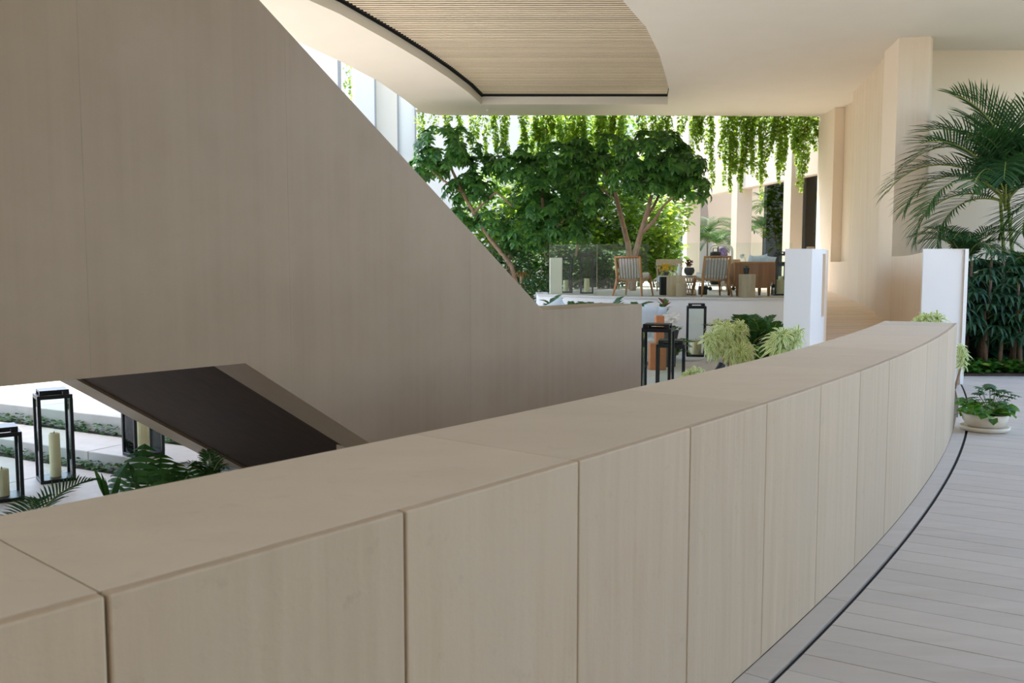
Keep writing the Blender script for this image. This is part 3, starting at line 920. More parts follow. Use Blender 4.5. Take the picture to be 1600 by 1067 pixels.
# ---- slatted teak chairs seen from behind (local: sitter faces +y)
def chair(loc, rz, label):
    r = empty('lounge_chair', loc, rz); tag(r, label, 'chair', 'teak lounge chairs')
    w = 0.27
    for sx in (-1, 1):
        mb = MB(); mb.tube([(sx * (w + 0.055), -0.36, 0), (sx * (w + 0.01), -0.28, 0.26), (sx * w, -0.26, 0.40), (sx * w, -0.37, 0.83)], [0.017, 0.031, 0.034, 0.024], 8); mb.build('rear_leg', 'teak', r, True)
        mb = MB(); mb.tube([(sx * (w + 0.04), 0.36, 0), (sx * w, 0.30, 0.30), (sx * w, 0.27, 0.42)], [0.017, 0.030, 0.034], 8); mb.build('front_leg', 'teak', r, True)
        mb = MB(); mb.tube([(sx * w, -0.27, 0.33), (sx * w, 0.0, 0.345), (sx * w, 0.30, 0.40)], [0.024, 0.028, 0.022], 8); mb.build('side_rail', 'teak', r, True)
    mb = MB(); mb.tube([(-w - 0.005, -0.37, 0.82), (0, -0.40, 0.825), (w + 0.005, -0.37, 0.82)], 0.019, 8); mb.build('top_rail', 'teak', r, True)
    mb = MB(); mb.tube([(-w, -0.27, 0.38), (-0.14, -0.285, 0.345), (0, -0.29, 0.335), (0.14, -0.285, 0.345), (w, -0.27, 0.38)], 0.020, 8); mb.build('lower_rail', 'teak', r, True)
    mb = MB(); mb.tube([(-w, 0.29, 0.37), (w, 0.29, 0.37)], 0.02, 8); mb.build('front_rail', 'teak', r, True)
    for k in range(7):
        x = -w + 0.075 + k * (2 * w - 0.15) / 6
        mb = MB(); mb.tube([(x * 0.92, -0.285, 0.345), (x, -0.335, 0.60), (x, -0.385, 0.82)], 0.009, 6); mb.build('slat', 'darkteak', r, True)
    for nm, c, ax, ay, az in (('back_cushion', (0, -0.235, 0.585), (0.235, 0, 0), (0, 0.05, 0.012), (0, -0.05, 0.205)), ('seat_cushion', (0, 0.02, 0.42), (0.255, 0, 0), (0, 0.285, 0.03), (0, -0.005, 0.05))):
        mb = MB(); mb.obox(c, ax, ay, az); o = mb.build(nm, 'cushion', r); bevel(o, 0.035, 3)
    return r
chair(at(990, 430, 19.12, PZ), -0.50, 'slatted teak lounge chair turned to the right, in front of the tree trunk')
chair(at(1112, 430, 18.85, PZ), 0.10, 'slatted teak lounge chair seen from behind, left of the teak loveseat')

def cushion(name, loc, rot, w, h, t, mat, label=None, cat=None, group=None, parent=None):
    """square pillow with pulled corners"""
    n = 10; mb = MB()
    for sgn in (1, -1):
        for j in range(n + 1):
            for i in range(n + 1):
                u = i / n * 2 - 1; v = j / n * 2 - 1
                pu = u * (1 - 0.10 * (1 - v * v) * abs(u) ** 3); pv = v * (1 - 0.10 * (1 - u * u) * abs(v) ** 3)
                th = t / 2 * ((1 - u ** 4) * (1 - v ** 4)) ** 0.55
                mb.v.append((pu * w / 2, sgn * th, pv * h / 2))
    m = (n + 1) ** 2
    for j in range(n):
        for i in range(n):
            a = j * (n + 1) + i
            mb.face((a, a + n + 1, a + n + 2, a + 1)); mb.face((m + a, m + a + 1, m + a + n + 2, m + a + n + 1))
    o = mb.build(name, mat, parent, True)
    o.location = loc; o.rotation_euler = rot
    if label: tag(o, label, cat, group)
    return o

# ---- teak loveseat (back towards us)
L0 = at(1181, 440, 18.75, PZ)
lv = empty('loveseat', L0, 0.06); tag(lv, 'barrel-backed teak loveseat with pale blue cushions at the platform edge', 'loveseat')
hw = 0.425; zb, zt_ = 0.17, 0.70
nb = 9
for k in range(nb):
    u0 = -1 + 2 * k / nb; u1 = -1 + 2 * (k + 1) / nb
    def bow(u): return 0.10 * u * u
    def low_(u): return zb + 0.20 * max(0, abs(u) - 0.72) / 0.28 * (1 if u > 0 else 0.35)
    mb = MB(); mb.hexa([(u0 * hw + 0.001, bow(u0)), (u1 * hw - 0.001, bow(u1)), (u1 * hw - 0.001, bow(u1) + 0.03), (u0 * hw + 0.001, bow(u0) + 0.03)], [low_(u0), low_(u1), low_(u1), low_(u0)], zt_)
    mb.build('back_board', 'darkteak', lv)
mb = MB(); mb.tube([(u / 8 * hw * 1.01, 0.10 * (u / 8) ** 2 + 0.015, zt_) for u in range(-8, 9)], 0.024, 8); mb.build('top_rail', 'teak', lv, True)
mb = MB(); mb.tube([(-hw, 0.115, zb + 0.02), (-hw, 0.115, zt_)], 0.022, 8); mb.build('corner_post', 'teak', lv, True)
for sx in (-1, 1):
    mb = MB(); mb.hexa([(sx * hw, 0.12), (sx * hw + sx * 0.03, 0.12), (sx * hw + sx * 0.03, 0.70), (sx * hw, 0.70)], 0.25, [0.70, 0.70, 0.52, 0.52]); mb.build('side_panel', 'darkteak', lv)
    for y in (0.08, 0.66):
        mb = MB(); mb.tube([(sx * (hw - 0.12 if sx > 0 else hw - 0.06), y, 0), (sx * (hw - 0.12 if sx > 0 else hw - 0.06), y, 0.28)], [0.026, 0.05], 8); mb.build('leg', 'darkteak', lv, True)
mb = MB(); mb.box(-hw + 0.02, hw - 0.02, 0.10, 0.70, 0.22, 0.42); bevel(mb.build('seat_cushion', 'pillow', lv), 0.04, 2)
for i, (x, rz, nm) in enumerate(((1176, 0.25, 'leftmost pale blue cushion showing above the loveseat back'), (1192, -0.2, 'middle pale blue cushion with a raised corner above the loveseat back'), (1206, 0.1, 'rightmost pale blue cushion above the loveseat back'))):
    p = at(x, 410, 19.05, 0)
    cushion('cushion', (p[0], 19.0 + 0.15 * i, PZ + 0.665 + (0.02 if i == 1 else 0)), (0.12, 0.16 * (1 if i != 1 else -1), rz), 0.29, 0.38, 0.12, 'pillow', nm, 'cushion', 'cushions on the teak loveseat')

# ---- stone drum table with an orchid
o = empty('drum_table', at(1167, 450, 18.28, PZ)); tag(o, 'small round travertine drum table in front of the loveseat', 'table')
mb = MB(); mb.lathe([(0.165, 0), (0.168, 0.01), (0.168, 0.455), (0.162, 0.465)], 28); mb.build('drum', 'travertine', o, False)
p = at(1166, 425, 18.28, PZ + 0.467)
orch = empty('potted_orchid', p); tag(orch, 'small orchid in a black pot on the drum table', 'potted plant')
mb = MB(); mb.lathe([(0.045, 0), (0.058, 0.11), (0.063, 0.11), (0.063, 0.125), (0.05, 0.125)], 14); mb.build('pot', 'pot', orch)
mb = MB()
for k in range(7):
    a = k * 0.9; mb.strap((0, 0, 0.12), (math.cos(a), math.sin(a), 1.4), 0.16, 0.03, 0.5)
mb.build('leaves', 'fern', orch)
mb = MB(); mb.tube([(0, 0, 0.12), (-0.02, 0, 0.28), (-0.07, 0, 0.39), (-0.12, 0, 0.37)], 0.004, 5)
st = mb.build('flower_stem', 'stem', orch)
for q in ((-0.12, 0, 0.37), (-0.07, 0.01, 0.385), (-0.10, -0.01, 0.34)):
    mb = MB()
    for k in range(5):
        a = k * 1.257; mb.leaf(q, (math.cos(a), -0.3, math.sin(a)), (0, -1, 0), 0.035, 0.03, 0.0)
    mb.build('flower', 'petal', st)

# ---- group of small tables and stools between the chairs
bx = empty('box_stool', at(1037.5, 445, 19.6, PZ)); tag(bx, 'dark square stool with white top just right of the left chair', 'stool')
mb = MB(); mb.box(-0.085, 0.085, -0.1, 0.1, 0.0, 0.40); bevel(mb.build('body', 'pot', bx), 0.005, 1)
mb = MB(); mb.box(-0.11, 0.11, -0.12, 0.12, 0.40, 0.42); bevel(mb.build('top', 'whitepaint', bx), 0.004, 1)
sb_ = empty('stone_table', at(1056, 445, 19.1, PZ)); tag(sb_, 'beige travertine block side table between the two chairs', 'table')
mb = MB(); mb.box(-0.17, 0.17, -0.17, 0.17, 0.0, 0.43); bevel(mb.build('block', 'travertine', sb_), 0.006, 1)
mb = MB(); mb.lathe([(0.11, 0), (0.115, 0.26), (0.10, 0.28)], 18, (0.06, -0.30, 0)); o = mb.build('drum', 'travertine'); tag(o, 'low round travertine drum standing before the stone block table', 'table'); o.location = at(1056, 445, 19.1, PZ)
ws = empty('wicker_stool', at(1078, 445, 19.5, PZ)); tag(ws, 'hourglass woven wicker stool with white top left of the right chair', 'stool')
mb = MB()
for k in range(14):
    a0 = 2 * math.pi * k / 14
    for sg in (-1, 1):
        pts = []
        for i in range(7):
            t = i / 6; rr = 0.105 + 0.035 * (2 * t - 1) ** 2 + 0.02 * t; a = a0 + sg * 1.1 * t
            pts.append((rr * math.cos(a), rr * math.sin(a), 0.41 * t))
        mb.tube(pts, 0.006, 4)
mb.build('weave', 'rattan', ws)
for z, rr in ((0.01, 0.14), (0.13, 0.112), (0.27, 0.115), (0.40, 0.158)):
    mb = MB(); mb.tube([(rr * math.cos(a * math.pi / 8), rr * math.sin(a * math.pi / 8), z) for a in range(17)], 0.009, 5); mb.build('hoop', 'darkteak', ws)
mb = MB(); mb.lathe([(0.165, 0.41), (0.17, 0.42), (0.17, 0.43)], 22); mb.build('top', 'whitepaint', ws)
# burgundy plant in charcoal pot on the wicker stool
bp = empty('potted_plant', at(1072, 425, 19.5, PZ + 0.432)); tag(bp, 'burgundy leaved plant in a round charcoal pot on the wicker stool', 'potted plant')
bp.location.x = ws.location.x - 0.02
mb = MB(); mb.lathe([(0.06, 0), (0.105, 0.05), (0.115, 0.11), (0.095, 0.17), (0.085, 0.17)], 18); mb.build('pot', 'greypot', bp, True)
mb = MB(); rr = random.Random(3)
for k in range(46):
    a = rr.uniform(0, 6.28); mb.leaf((rr.uniform(-.05, .05), rr.uniform(-.05, .05), 0.17 + rr.uniform(0, .12)), (math.cos(a), math.sin(a), rr.uniform(.3, 1.6)), (0, 0, 1), rr.uniform(.07, .13), .045, 0.4)
mb.build('foliage', 'burgundy', bp)
# yellow bouquet and white vase
yb = empty('flower_bowl', at(1041, 425, 19.6, PZ + 0.422)); tag(yb, 'bunch of yellow flowers on the dark square stool', 'flowers')
mb = MB(); mb.lathe([(0.04, 0), (0.06, 0.06), (0.05, 0.08)], 14); mb.build('bowl', 'greypot', yb)
mb = MB()
for k in range(40):
    a = rr.uniform(0, 6.28); q = Vector((rr.gauss(0, .06), rr.gauss(0, .05), 0.12 + rr.uniform(0, .13)))
    for j in range(5):
        b2 = j * 1.257 + a; mb.leaf(q, (math.cos(b2), -0.4, math.sin(b2)), (0, -1, .3), 0.03, 0.028, 0.0)
mb.build('blossoms', 'yellow', yb)
wv = empty('vase', at(1061, 425, 19.1, PZ + 0.431)); tag(wv, 'slim white vase on the travertine block table', 'vase')
mb = MB(); mb.lathe([(0.03, 0), (0.045, 0.06), (0.042, 0.14), (0.02, 0.20), (0.026, 0.25)], 14); mb.build('body', 'whitepaint', wv, True)

# ---- rattan sofas facing us from the back of the platform
def rattan(loc, w, label):
    r = empty('rattan_sofa', loc); tag(r, label, 'sofa', 'rattan sofas at the back of the lounge')
    mb = MB(); mb.box(-w/2, w/2, 0.30, 0.36, 0.64, 0.80); bevel(mb.build('head_rail', 'rattan', r), 0.02, 2)
    mb = MB(); n = int(w / 0.09)
    for k in range(n):
        x0 = -w/2 + (k + 0.5) * w / n
        for sg in (-1, 1):
            mb.tube([(x0 - sg * 0.07, 0.33, 0.16), (x0, 0.32, 0.40), (x0 + sg * 0.07, 0.33, 0.65)], 0.007, 4)
    mb.build('weave', 'rattan', r)
    mb = MB(); mb.box(-w/2, w/2, -0.25, 0.30, 0.12, 0.22); bevel(mb.build('seat_frame', 'rattan', r), 0.01, 1)
    mb = MB(); mb.box(-w/2 + .02, w/2 - .02, -0.24, 0.28, 0.22, 0.36); bevel(mb.build('seat_cushion', 'cushion', r), 0.03, 2)
    for sx in (-1, 1):
        for y in (-0.22, 0.30):
            mb = MB(); mb.tube([(sx * (w/2 - 0.03), y, 0), (sx * (w/2 - 0.03), y, 0.64 if y > 0 else 0.2)], 0.018, 6); mb.build('leg', 'rattan', r)
    return r
rattan(at(1049, 430, 22.2, PZ), 0.66, 'woven rattan sofa behind the tables between the two chairs')
rattan(at(1146, 430, 22.4, PZ), 0.50, 'woven rattan sofa seen between the right chair and the teak loveseat')

# ---- luggage cart
lc = empty('luggage_cart', at(1127, 430, 23.2, PZ)); tag(lc, 'white luggage cart with two arched rails behind the right chair', 'cart')
for dx, dy, w2 in ((-0.02, 0.0, 0.30), (0.06, 0.42, 0.30)):
    pts = [(dx - w2, dy, 0.14), (dx - w2, dy, 1.02)] + [(dx - w2 + 0.13 * (1 - math.cos(k * math.pi / 8)), dy, 1.02 + 0.14 * math.sin(k * math.pi / 8)) for k in range(1, 5)]
    pts += [(dx + w2 - 0.13 * (1 - math.cos(k * math.pi / 8)), dy, 1.02 + 0.14 * math.sin(k * math.pi / 8)) for k in range(4, -1, -1)] + [(dx + w2, dy, 0.14)]
    mb = MB(); mb.tube(pts, 0.019, 8); mb.build('arched_rail', 'whitepaint', lc, True)
mb = MB(); mb.box(-0.36, 0.40, -0.05, 0.47, 0.10, 0.145); bevel(mb.build('deck', 'whitepaint', lc), 0.01, 1)
for x in (-0.28, 0.32):
    for y in (0.0, 0.42):
        mb = MB(); mb.tube([(x, y - 0.02, 0.05), (x, y + 0.02, 0.05)], 0.05, 12); mb.build('wheel', 'pot', lc)
bg = empty('black_bag', at(1117, 430, 23.4, PZ + 0.146)); tag(bg, 'black bag piled on the white luggage cart', 'bag')
mb = MB(); mb.box(-0.12, 0.12, -0.12, 0.12, 0.0, 0.86); bevel(mb.build('body', 'pot', bg), 0.06, 3)
mb = MB(); mb.tube([(-0.06, 0, 0.84), (-0.05, 0, 0.95), (0.05, 0, 0.95), (0.06, 0, 0.84)], 0.012, 6); mb.build('handle', 'pot', bg)
bl = empty('foil_parcel', at(1129, 430, 23.45, PZ + 0.146)); tag(bl, 'lilac and blue parcel on the luggage cart', 'parcel')
mb = MB(); mb.lathe([(0.03, 0.0), (0.12, 0.2), (0.14, 0.6), (0.11, 0.92), (0.03, 0.98)], 14); mb.build('body', 'multi', bl, True)

# ---- black bucket under the right chair
bk = empty('black_bucket', at(1098, 455, 19.9, PZ)); tag(bk, 'black square bucket with handle on the floor left of the right chair', 'bucket')
mb = MB(); mb.hexa([(-.085, -.085), (.085, -.085), (.085, .085), (-.085, .085)], 0, 0.19); bevel(mb.build('body', 'pot', bk), 0.01, 1)
mb = MB(); mb.tube([(-.08, 0, .18), (-.06, 0, .27), (.06, 0, .27), (.08, 0, .18)], 0.008, 6); mb.build('handle', 'pot', bk)

# ---- stone post near the ramp
mb = MB(); mb.hexa([(-.075, -.075), (.075, -.075), (.075, .075), (-.075, .075)], 0, 1.26)
o = mb.build('stone_post', 'travertine'); bevel(o, 0.02, 2); o.location = at(1266, 400, 20.0, zramp(20.0)); tag(o, 'rough pinkish stone post showing above the left white pillar', 'post')
o.location.z = PZ - 0.2

# ---- lower lounge behind the stair wall
sf = empty('court_sofa', (1.5, 15.2, CZ), 0.0); tag(sf, 'pale court sofa mostly hidden behind the stair wall end', 'sofa')
mb = MB(); mb.box(-0.95, 0.92, -0.42, 0.42, 0.06, 0.42); bevel(mb.build('base', 'cushion', sf), 0.03, 2)
mb = MB(); mb.box(-0.95, 0.92, 0.25, 0.45, 0.40, 0.78); bevel(mb.build('backrest', 'cushion', sf), 0.05, 2)
for sx in (-0.85, 0.82):
    for sy in (-0.35, 0.35):
        mb = MB(); mb.box(sx - .03, sx + .03, sy - .03, sy + .03, 0, 0.07); mb.build('leg', 'teak', sf)
for x, y, Z, rz, ry, nm in ((1010, 497, 14.85, 0.1, 0.05, 'pale blue cushion beside the stair wall end, nearest the lantern'), (1023, 496, 15.16, -0.3, 0.10, 'pale blue cushion tilted behind its neighbour beside the white flowers'),
                         (869, 488, 14.9, 0.1, -0.5, 'pale blue cushion corner peeking over the low stair wall'), (884, 493, 15.2, -0.1, 0.3, 'second pale blue cushion corner peeking over the low stair wall')):
    p = onY(x, y, Z)
    cushion('cushion', tuple(p), (0.15, ry, rz), 0.40, 0.42, 0.14, 'pillow', nm, 'cushion', 'cushions on the court sofa')
pd = empty('terracotta_pedestal', at(1030.5, 510, 14.2, CZ)); tag(pd, 'orange terracotta pedestal behind the nearest lantern', 'pedestal')
mb = MB(); mb.hexa([(-.16, -.1), (.10, -.1), (.10, .1), (-.16, .1)], 0, 0.42); mb.hexa([(-.07, -.08), (.065, -.08), (.065, .08), (-.07, .08)], 0.42, 0.86); bevel(mb.build('body', 'terracotta', pd), 0.015, 2)
wf = empty('white_flowers', at(1047, 500, 14.6, CZ)); tag(wf, 'pot of white flowers behind the nearest lantern', 'potted plant')
mb = MB(); mb.lathe([(0.10, 0), (0.12, 0.45), (0.15, 0.60), (0.13, 0.60)], 16); mb.build('pot', 'greypot', wf)
mb = MB(); fl = MB()
for k in range(60):
    a = rr.uniform(0, 6.28); q = Vector((rr.gauss(0, .07), rr.gauss(0, .06), 0.60))
    mb.leaf(q, (math.cos(a), math.sin(a), rr.uniform(.4, 2)), (0, 0, 1), rr.uniform(.10, .2), .06, 0.5)
for k in range(34):
    q = Vector((rr.uniform(-.14, .12), rr.gauss(0, .05), 0.80 + rr.uniform(-.05, .06)))
    for j in range(5):
        b2 = j * 1.257 + k; fl.leaf(q, (math.cos(b2), -0.3, math.sin(b2)), (0, -1, .2), 0.045, 0.042, 0.0)
mb.build('foliage', 'fern', wf); fl.build('blossoms', 'petal', wf)

# ---- black garden spotlight
sp = empty('garden_spotlight', at(1124, 572, 11.6, CZ)); tag(sp, 'small black spotlight tilted up by the variegated shrub', 'spotlight')
mb = MB(); mb.tube([(-0.10, -0.05, 0.20), (0.0, 0.0, 0.31), (0.04, 0.02, 0.37)], [0.035, 0.045, 0.05], 12); mb.build('head', 'black', sp)
mb = MB(); mb.tube([(0, 0, 0), (0, 0, 0.26)], 0.012, 6); mb.build('stake', 'black', sp)

# ================================================================== PLANTS
R4 = random.Random(11)
def rnd(a, b): return R4.uniform(a, b)
def copies(name, meshes, mats, parent):
    o = link(name, R4.choice(meshes), parent)
    o.matrix_local = mats
    return o
def orient(pos, zdir, spin, sc=1.0):
    q = Vector(zdir).normalized().to_track_quat('Z', 'Y')
    return Matrix.Translation(pos) @ (q.to_matrix().to_4x4()) @ Matrix.Rotation(spin, 4, 'Z') @ Matrix.Scale(sc, 4)

# ---- palmate leaves of the schefflera trees
sch = []
for v in range(5):
    mb = MB()
    L = 0.14
    mb.tube([(0, 0, 0), (0.01, 0, L * .6), (0, 0.0, L)], 0.006, 4)
    n = 8 + v % 2
    for k in range(n):
        a = 2 * math.pi * k / n + rnd(-.12, .12)
        up = rnd(0.0, 0.35)
        mb.leaf((0, 0, L), (math.cos(a), math.sin(a), up), (0, 0, 1), rnd(0.24, 0.33), rnd(0.095, 0.125), droop=rnd(.55, .95), fold=0.25)
    sch.append(mb.mesh('schefflera_leaf', 'schefflera'))
def tree(label, trunk_paths, blobs, sc=1.0, base=None):
    """trunk_paths: list of (points, radii); blobs: (centre, rx, ry, rz, count)"""
    p0 = Vector(trunk_paths[0][0][0])
    r = empty('schefflera_tree', p0); tag(r, label, 'tree', 'schefflera trees')
    for i, (pts, rad) in enumerate(trunk_paths):
        mb = MB(); mb.tube([Vector(q) - p0 for q in pts], rad, 8); mb.build('trunk' if i == 0 else 'branch', 'bark', r, True)
    for c, rx, ry, rz, n in blobs:
        c = Vector(c)
        for k in range(n):
            th = rnd(0, 6.283); u = rnd(-0.75, 1); s = math.sqrt(max(0, 1 - u * u)); f = rnd(0.45, 1.0) ** 0.5
            d = Vector((s * math.cos(th) * rx, s * math.sin(th) * ry, u * rz)) * f
            up = Vector((d.x / rx * 0.9, d.y / ry * 0.9, 0.75 + 0.5 * u)) + Vector((rnd(-.3, .3), rnd(-.3, .3), 0))
            copies('leaf', sch, orient(c + d - p0, up, rnd(0, 6.28), sc * rnd(0.8, 1.15)), r)
    return r
def PX(x, y, Z): return onY(x, y, Z)
# left tree leaning over the stair wall
tree('leaning left schefflera tree with bare curved trunk beside the stair wall',
     [([PX(812, 470, 23.4), PX(800, 416, 23.4), PX(765, 372, 23.4), PX(742, 335, 23.4), PX(722, 300, 23.4), PX(700, 252, 23.4)], [0.07, 0.065, 0.055, 0.05, 0.045, 0.03]),
      ([PX(740, 332, 23.4), PX(775, 300, 23.2), PX(800, 322, 23.0)], [0.035, 0.028, 0.02]),
      ([PX(722, 300, 23.4), PX(690, 280, 23.2), PX(668, 262, 23.0)], [0.035, 0.025, 0.018])],
     [(PX(700, 238, 23.4), 0.82, 0.7, 0.62, 66), (PX(668, 268, 23.2), 0.45, 0.5, 0.45, 30), (PX(735, 300, 23.4), 0.62, 0.5, 0.42, 44), (PX(760, 262, 23.8), 0.4, 0.4, 0.35, 18), (PX(722, 345, 23.6), 0.4, 0.4, 0.35, 20), (PX(768, 355, 23.2), 0.35, 0.4, 0.32, 18)], 0.92)
# middle tree, dense and dark
tree('dense dark schefflera tree in the middle, above the left glass panel',
     [([PX(862, 470, 23.9), PX(856, 410, 23.9), PX(850, 350, 23.9), PX(846, 290, 23.9)], [0.08, 0.07, 0.055, 0.035]),
      ([PX(852, 370, 23.9), PX(895, 330, 23.6), PX(915, 300, 23.4)], [0.04, 0.03, 0.02]),
      ([PX(900, 400, 23.8), PX(905, 360, 23.6), PX(900, 330, 23.6)], [0.03, 0.025, 0.018])],
     [(PX(812, 262, 23.7), 0.75, 0.6, 0.55, 46), (PX(880, 262, 24.0), 0.9, 0.7, 0.62, 64), (PX(850, 318, 23.4), 0.85, 0.6, 0.55, 62), (PX(820, 372, 23.3), 0.62, 0.6, 0.5, 42), (PX(880, 362, 23.3), 0.75, 0.5, 0.42, 46), (PX(915, 320, 23.6), 0.55, 0.5, 0.5, 32)], 0.95)
# tree with the twisted brown trunk
tree('schefflera tree with a twisted brown trunk between the middle and right trees',
     [([PX(985, 470, 24.3), PX(982, 385, 24.3), PX(972, 345, 24.3), PX(962, 305, 24.3), PX(955, 280, 24.2), PX(938, 262, 24.2)], [0.08, 0.075, 0.065, 0.055, 0.045, 0.03]),
      ([PX(964, 310, 24.3), PX(930, 290, 24.2), PX(922, 270, 24.1)], [0.035, 0.028, 0.02])],
     [(PX(940, 240, 24.3), 0.85, 0.6, 0.55, 46), (PX(905, 285, 24.1), 0.5, 0.5, 0.4, 22), (PX(970, 262, 24.4), 0.5, 0.5, 0.4, 20)], 0.95)
# right tree with the forked pale trunk
tree('right-hand schefflera tree with forked pale trunk rising behind the left chair',
     [([PX(988, 465, 23.0), PX(992, 400, 23.0), PX(1000, 368, 23.0), PX(1010, 335, 23.0), PX(1018, 305, 23.0)], [0.085, 0.08, 0.07, 0.06, 0.045]),
      ([PX(1001, 366, 23.0), PX(1022, 345, 22.9), PX(1036, 322, 22.8)], [0.055, 0.045, 0.03]),
      ([PX(1008, 342, 23.0), PX(1020, 325, 23.2), PX(1030, 305, 23.3)], [0.045, 0.038, 0.028]),
      ([PX(1036, 322, 22.8), PX(1062, 300, 22.7), PX(1080, 285, 22.6)], [0.03, 0.024, 0.016])],
     [(PX(1020, 245, 23.0), 1.0, 0.7, 0.55, 74), (PX(1062, 268, 22.9), 0.62, 0.6, 0.5, 46), (PX(990, 285, 22.9), 0.6, 0.55, 0.42, 40), (PX(1030, 292, 22.8), 0.7, 0.5, 0.38, 46), (PX(1082, 300, 22.7), 0.34, 0.4, 0.32, 18)], 0.95)

# ---- hanging vines along the ceiling edge: one clump a thing, its strands the parts
ORD = ['first', 'second', 'third', 'fourth', 'fifth', 'sixth', 'seventh', 'eighth', 'ninth', 'tenth', 'eleventh', 'twelfth', 'thirteenth', 'fourteenth', 'fifteenth', 'sixteenth',
       'seventeenth', 'eighteenth', 'nineteenth', 'twentieth', 'twenty-first', 'twenty-second', 'twenty-third']
def strand(r, x, y_end, Z, dens, leafL, top):
    a = PX(x, 176, Z); b = PX(x + rnd(-4, 4), y_end, Z)
    L = top - b.z; o0 = Vector((a.x - r.location.x, Z - r.location.y, 0))
    n = max(4, int(L / 0.12)); pts = []
    ph = rnd(0, 6.28)
    for i in range(n + 1):
        t = i / n
        pts.append(o0 + Vector((0.04 * math.sin(ph + t * 5) + (b.x - a.x) * t, 0.04 * math.cos(ph * 2 + t * 4), -L * t)))
    mb = MB(); mb.tube(pts, 0.004, 3, mi=1)
    for k in range(int(L * dens)):
        t = rnd(0, 1) ** 0.9; i = min(int(t * n), n - 1); q = pts[i].lerp(pts[i + 1], t * n - i)
        th = rnd(0, 6.28); sp = 0.085 * (1.15 - 0.75 * t)
        q = q + Vector((math.cos(th) * sp * rnd(.2, 1), math.sin(th) * sp * rnd(.2, 1), 0))
        mb.heart(q, (math.cos(th) * 0.7, math.sin(th) * 0.7, -rnd(.3, 1.2)), (math.cos(th), math.sin(th), 0.8), leafL * rnd(.7, 1.25))
    mb.build('strand', ['vine', 'stem'], r)
def clump(label, specs, Z, dens, leafL=0.075, top=None, dz=0.3):
    top = H + 0.18 if top is None else top
    p = PX(sum(q[0] for q in specs) / len(specs), 176, Z)
    r = empty('hanging_vine', (p.x, Z, top)); tag(r, label, 'vine', 'hanging vines')
    for x, ye in specs: strand(r, x, ye, Z + rnd(0, dz), dens, leafL, top)
    return r
clump('thin single vine hanging between the white garden wall panels far left', [(541, 160), (546, 150), (549, 165)], 29.75, 20, 0.09, top=8.6, dz=0.1)
clump('sparse yellowish vine hanging just right of the white wall panels', [(655, 235), (659, 228), (663, 215), (654, 215)], 25.9, 30, 0.08)
clump('sparse short vine above the left edge of the leaning tree', [(673, 222), (678, 210), (684, 205)], 25.9, 32, 0.08)
for i, x0 in enumerate((696, 718, 740)):
    clump(ORD[i] + ' short vine clump above the leaning left tree, counted from the left', [(x0 + rnd(-8, 8), rnd(205, 245)) for k in range(4)], 25.9, 75)
for i, x0 in enumerate((768, 790, 816)):
    clump(ORD[i] + ' vine clump between the leaning left tree and the middle tree, counted from the left', [(x0 + rnd(-9, 9), rnd(215, 268)) for k in range(5)], 25.9, 100)
for i in range(8):
    x0 = 838 + i * 18.5
    clump(ORD[i] + ' dense vine clump above the middle trees, counted from the left', [(x0 + rnd(-10, 10), rnd(205, 285)) for k in range(5)], 25.9, 130, 0.085, dz=0.6)
for i, (x0, x1, n) in enumerate(((994, 1008, 4), (1018, 1034, 5), (1036, 1050, 5), (1060, 1070, 3), (1078, 1096, 6))):
    clump(ORD[i] + ' short vine clump above the right-hand tree, counted from the left', [(rnd(x0, x1), rnd(205, 245)) for k in range(n)], 25.9, 110)
ev = ((1088, 250, 3), (1107, 262, 3), (1113, 290, 2), (1128, 255, 3), (1137, 300, 4), (1146, 272, 4), (1156, 300, 5), (1164, 285, 5), (1172, 275, 3), (1182, 280, 5), (1190, 310, 4), (1198, 250, 3), (1206, 245, 4), (1214, 265, 5), (1222, 285, 5),
      (1230, 250, 4), (1240, 240, 4), (1248, 260, 5), (1254, 300, 4), (1262, 250, 5), (1270, 225, 4), (1276, 235, 3))
for i, (x, ye, n) in enumerate(ev):
    clump(ORD[len(ev) - 1 - i] + ' long vine clump from the tall beige wall, before the colonnade', [(x + rnd(-5, 5), ye - rnd(0, 45) if k else ye) for k in range(n)], 25.9, 85)

# ---- leafy shrubs filling the garden
def shrub(name, label, c, rx, ry, rz, n, mat, L, cat='shrub', group='garden shrubs', stems=5, z0=None):
    c = Vector(c); base = Vector((c.x, c.y, z0 if z0 is not None else c.z - rz))
    r = empty(name, base); tag(r, label, cat, group)
    mb = MB()
    for k in range(int(n * 1.5)):
        th = rnd(0, 6.283); u = rnd(-1, 1); s = math.sqrt(1 - u * u); f = rnd(0.15, 1) ** 0.4
        q = c - base + Vector((s * math.cos(th) * rx, s * math.sin(th) * ry, u * rz)) * f
        a = rnd(0, 6.28)
        mb.leaf(q, (math.cos(a), math.sin(a), rnd(-.5, .6)), (rnd(-.5, .5), rnd(-.8, .2), 1), L * rnd(.7, 1.3), L * rnd(.45, .62), droop=rnd(.2, .7), fold=.2)
    mb.build('foliage', mat, r)
    if stems:
        mb = MB()
        for k in range(stems):
            a = rnd(0, 6.28)
            mb.tube([(0, 0, 0), (rx * .3 * math.cos(a), ry * .3 * math.sin(a), (c.z - base.z) * .6), (rx * .6 * math.cos(a), ry * .6 * math.sin(a), c.z - base.z + rz * .4)], [0.02, 0.015, 0.008], 5)
        mb.build('stems', 'bark', r)
    return r
G0 = 0.3
shrub('garden_shrub', 'bright leafy shrub behind the leaning left tree', PX(790, 330, 27.5), 1.5, 1.0, 1.5, 1000, 'shrub', 0.25, z0=G0)
shrub('garden_shrub', 'tall bright green climber mass high above the middle trees', PX(905, 225, 28.5), 1.9, 0.8, 1.6, 1500, 'shrub', 0.25, z0=G0)
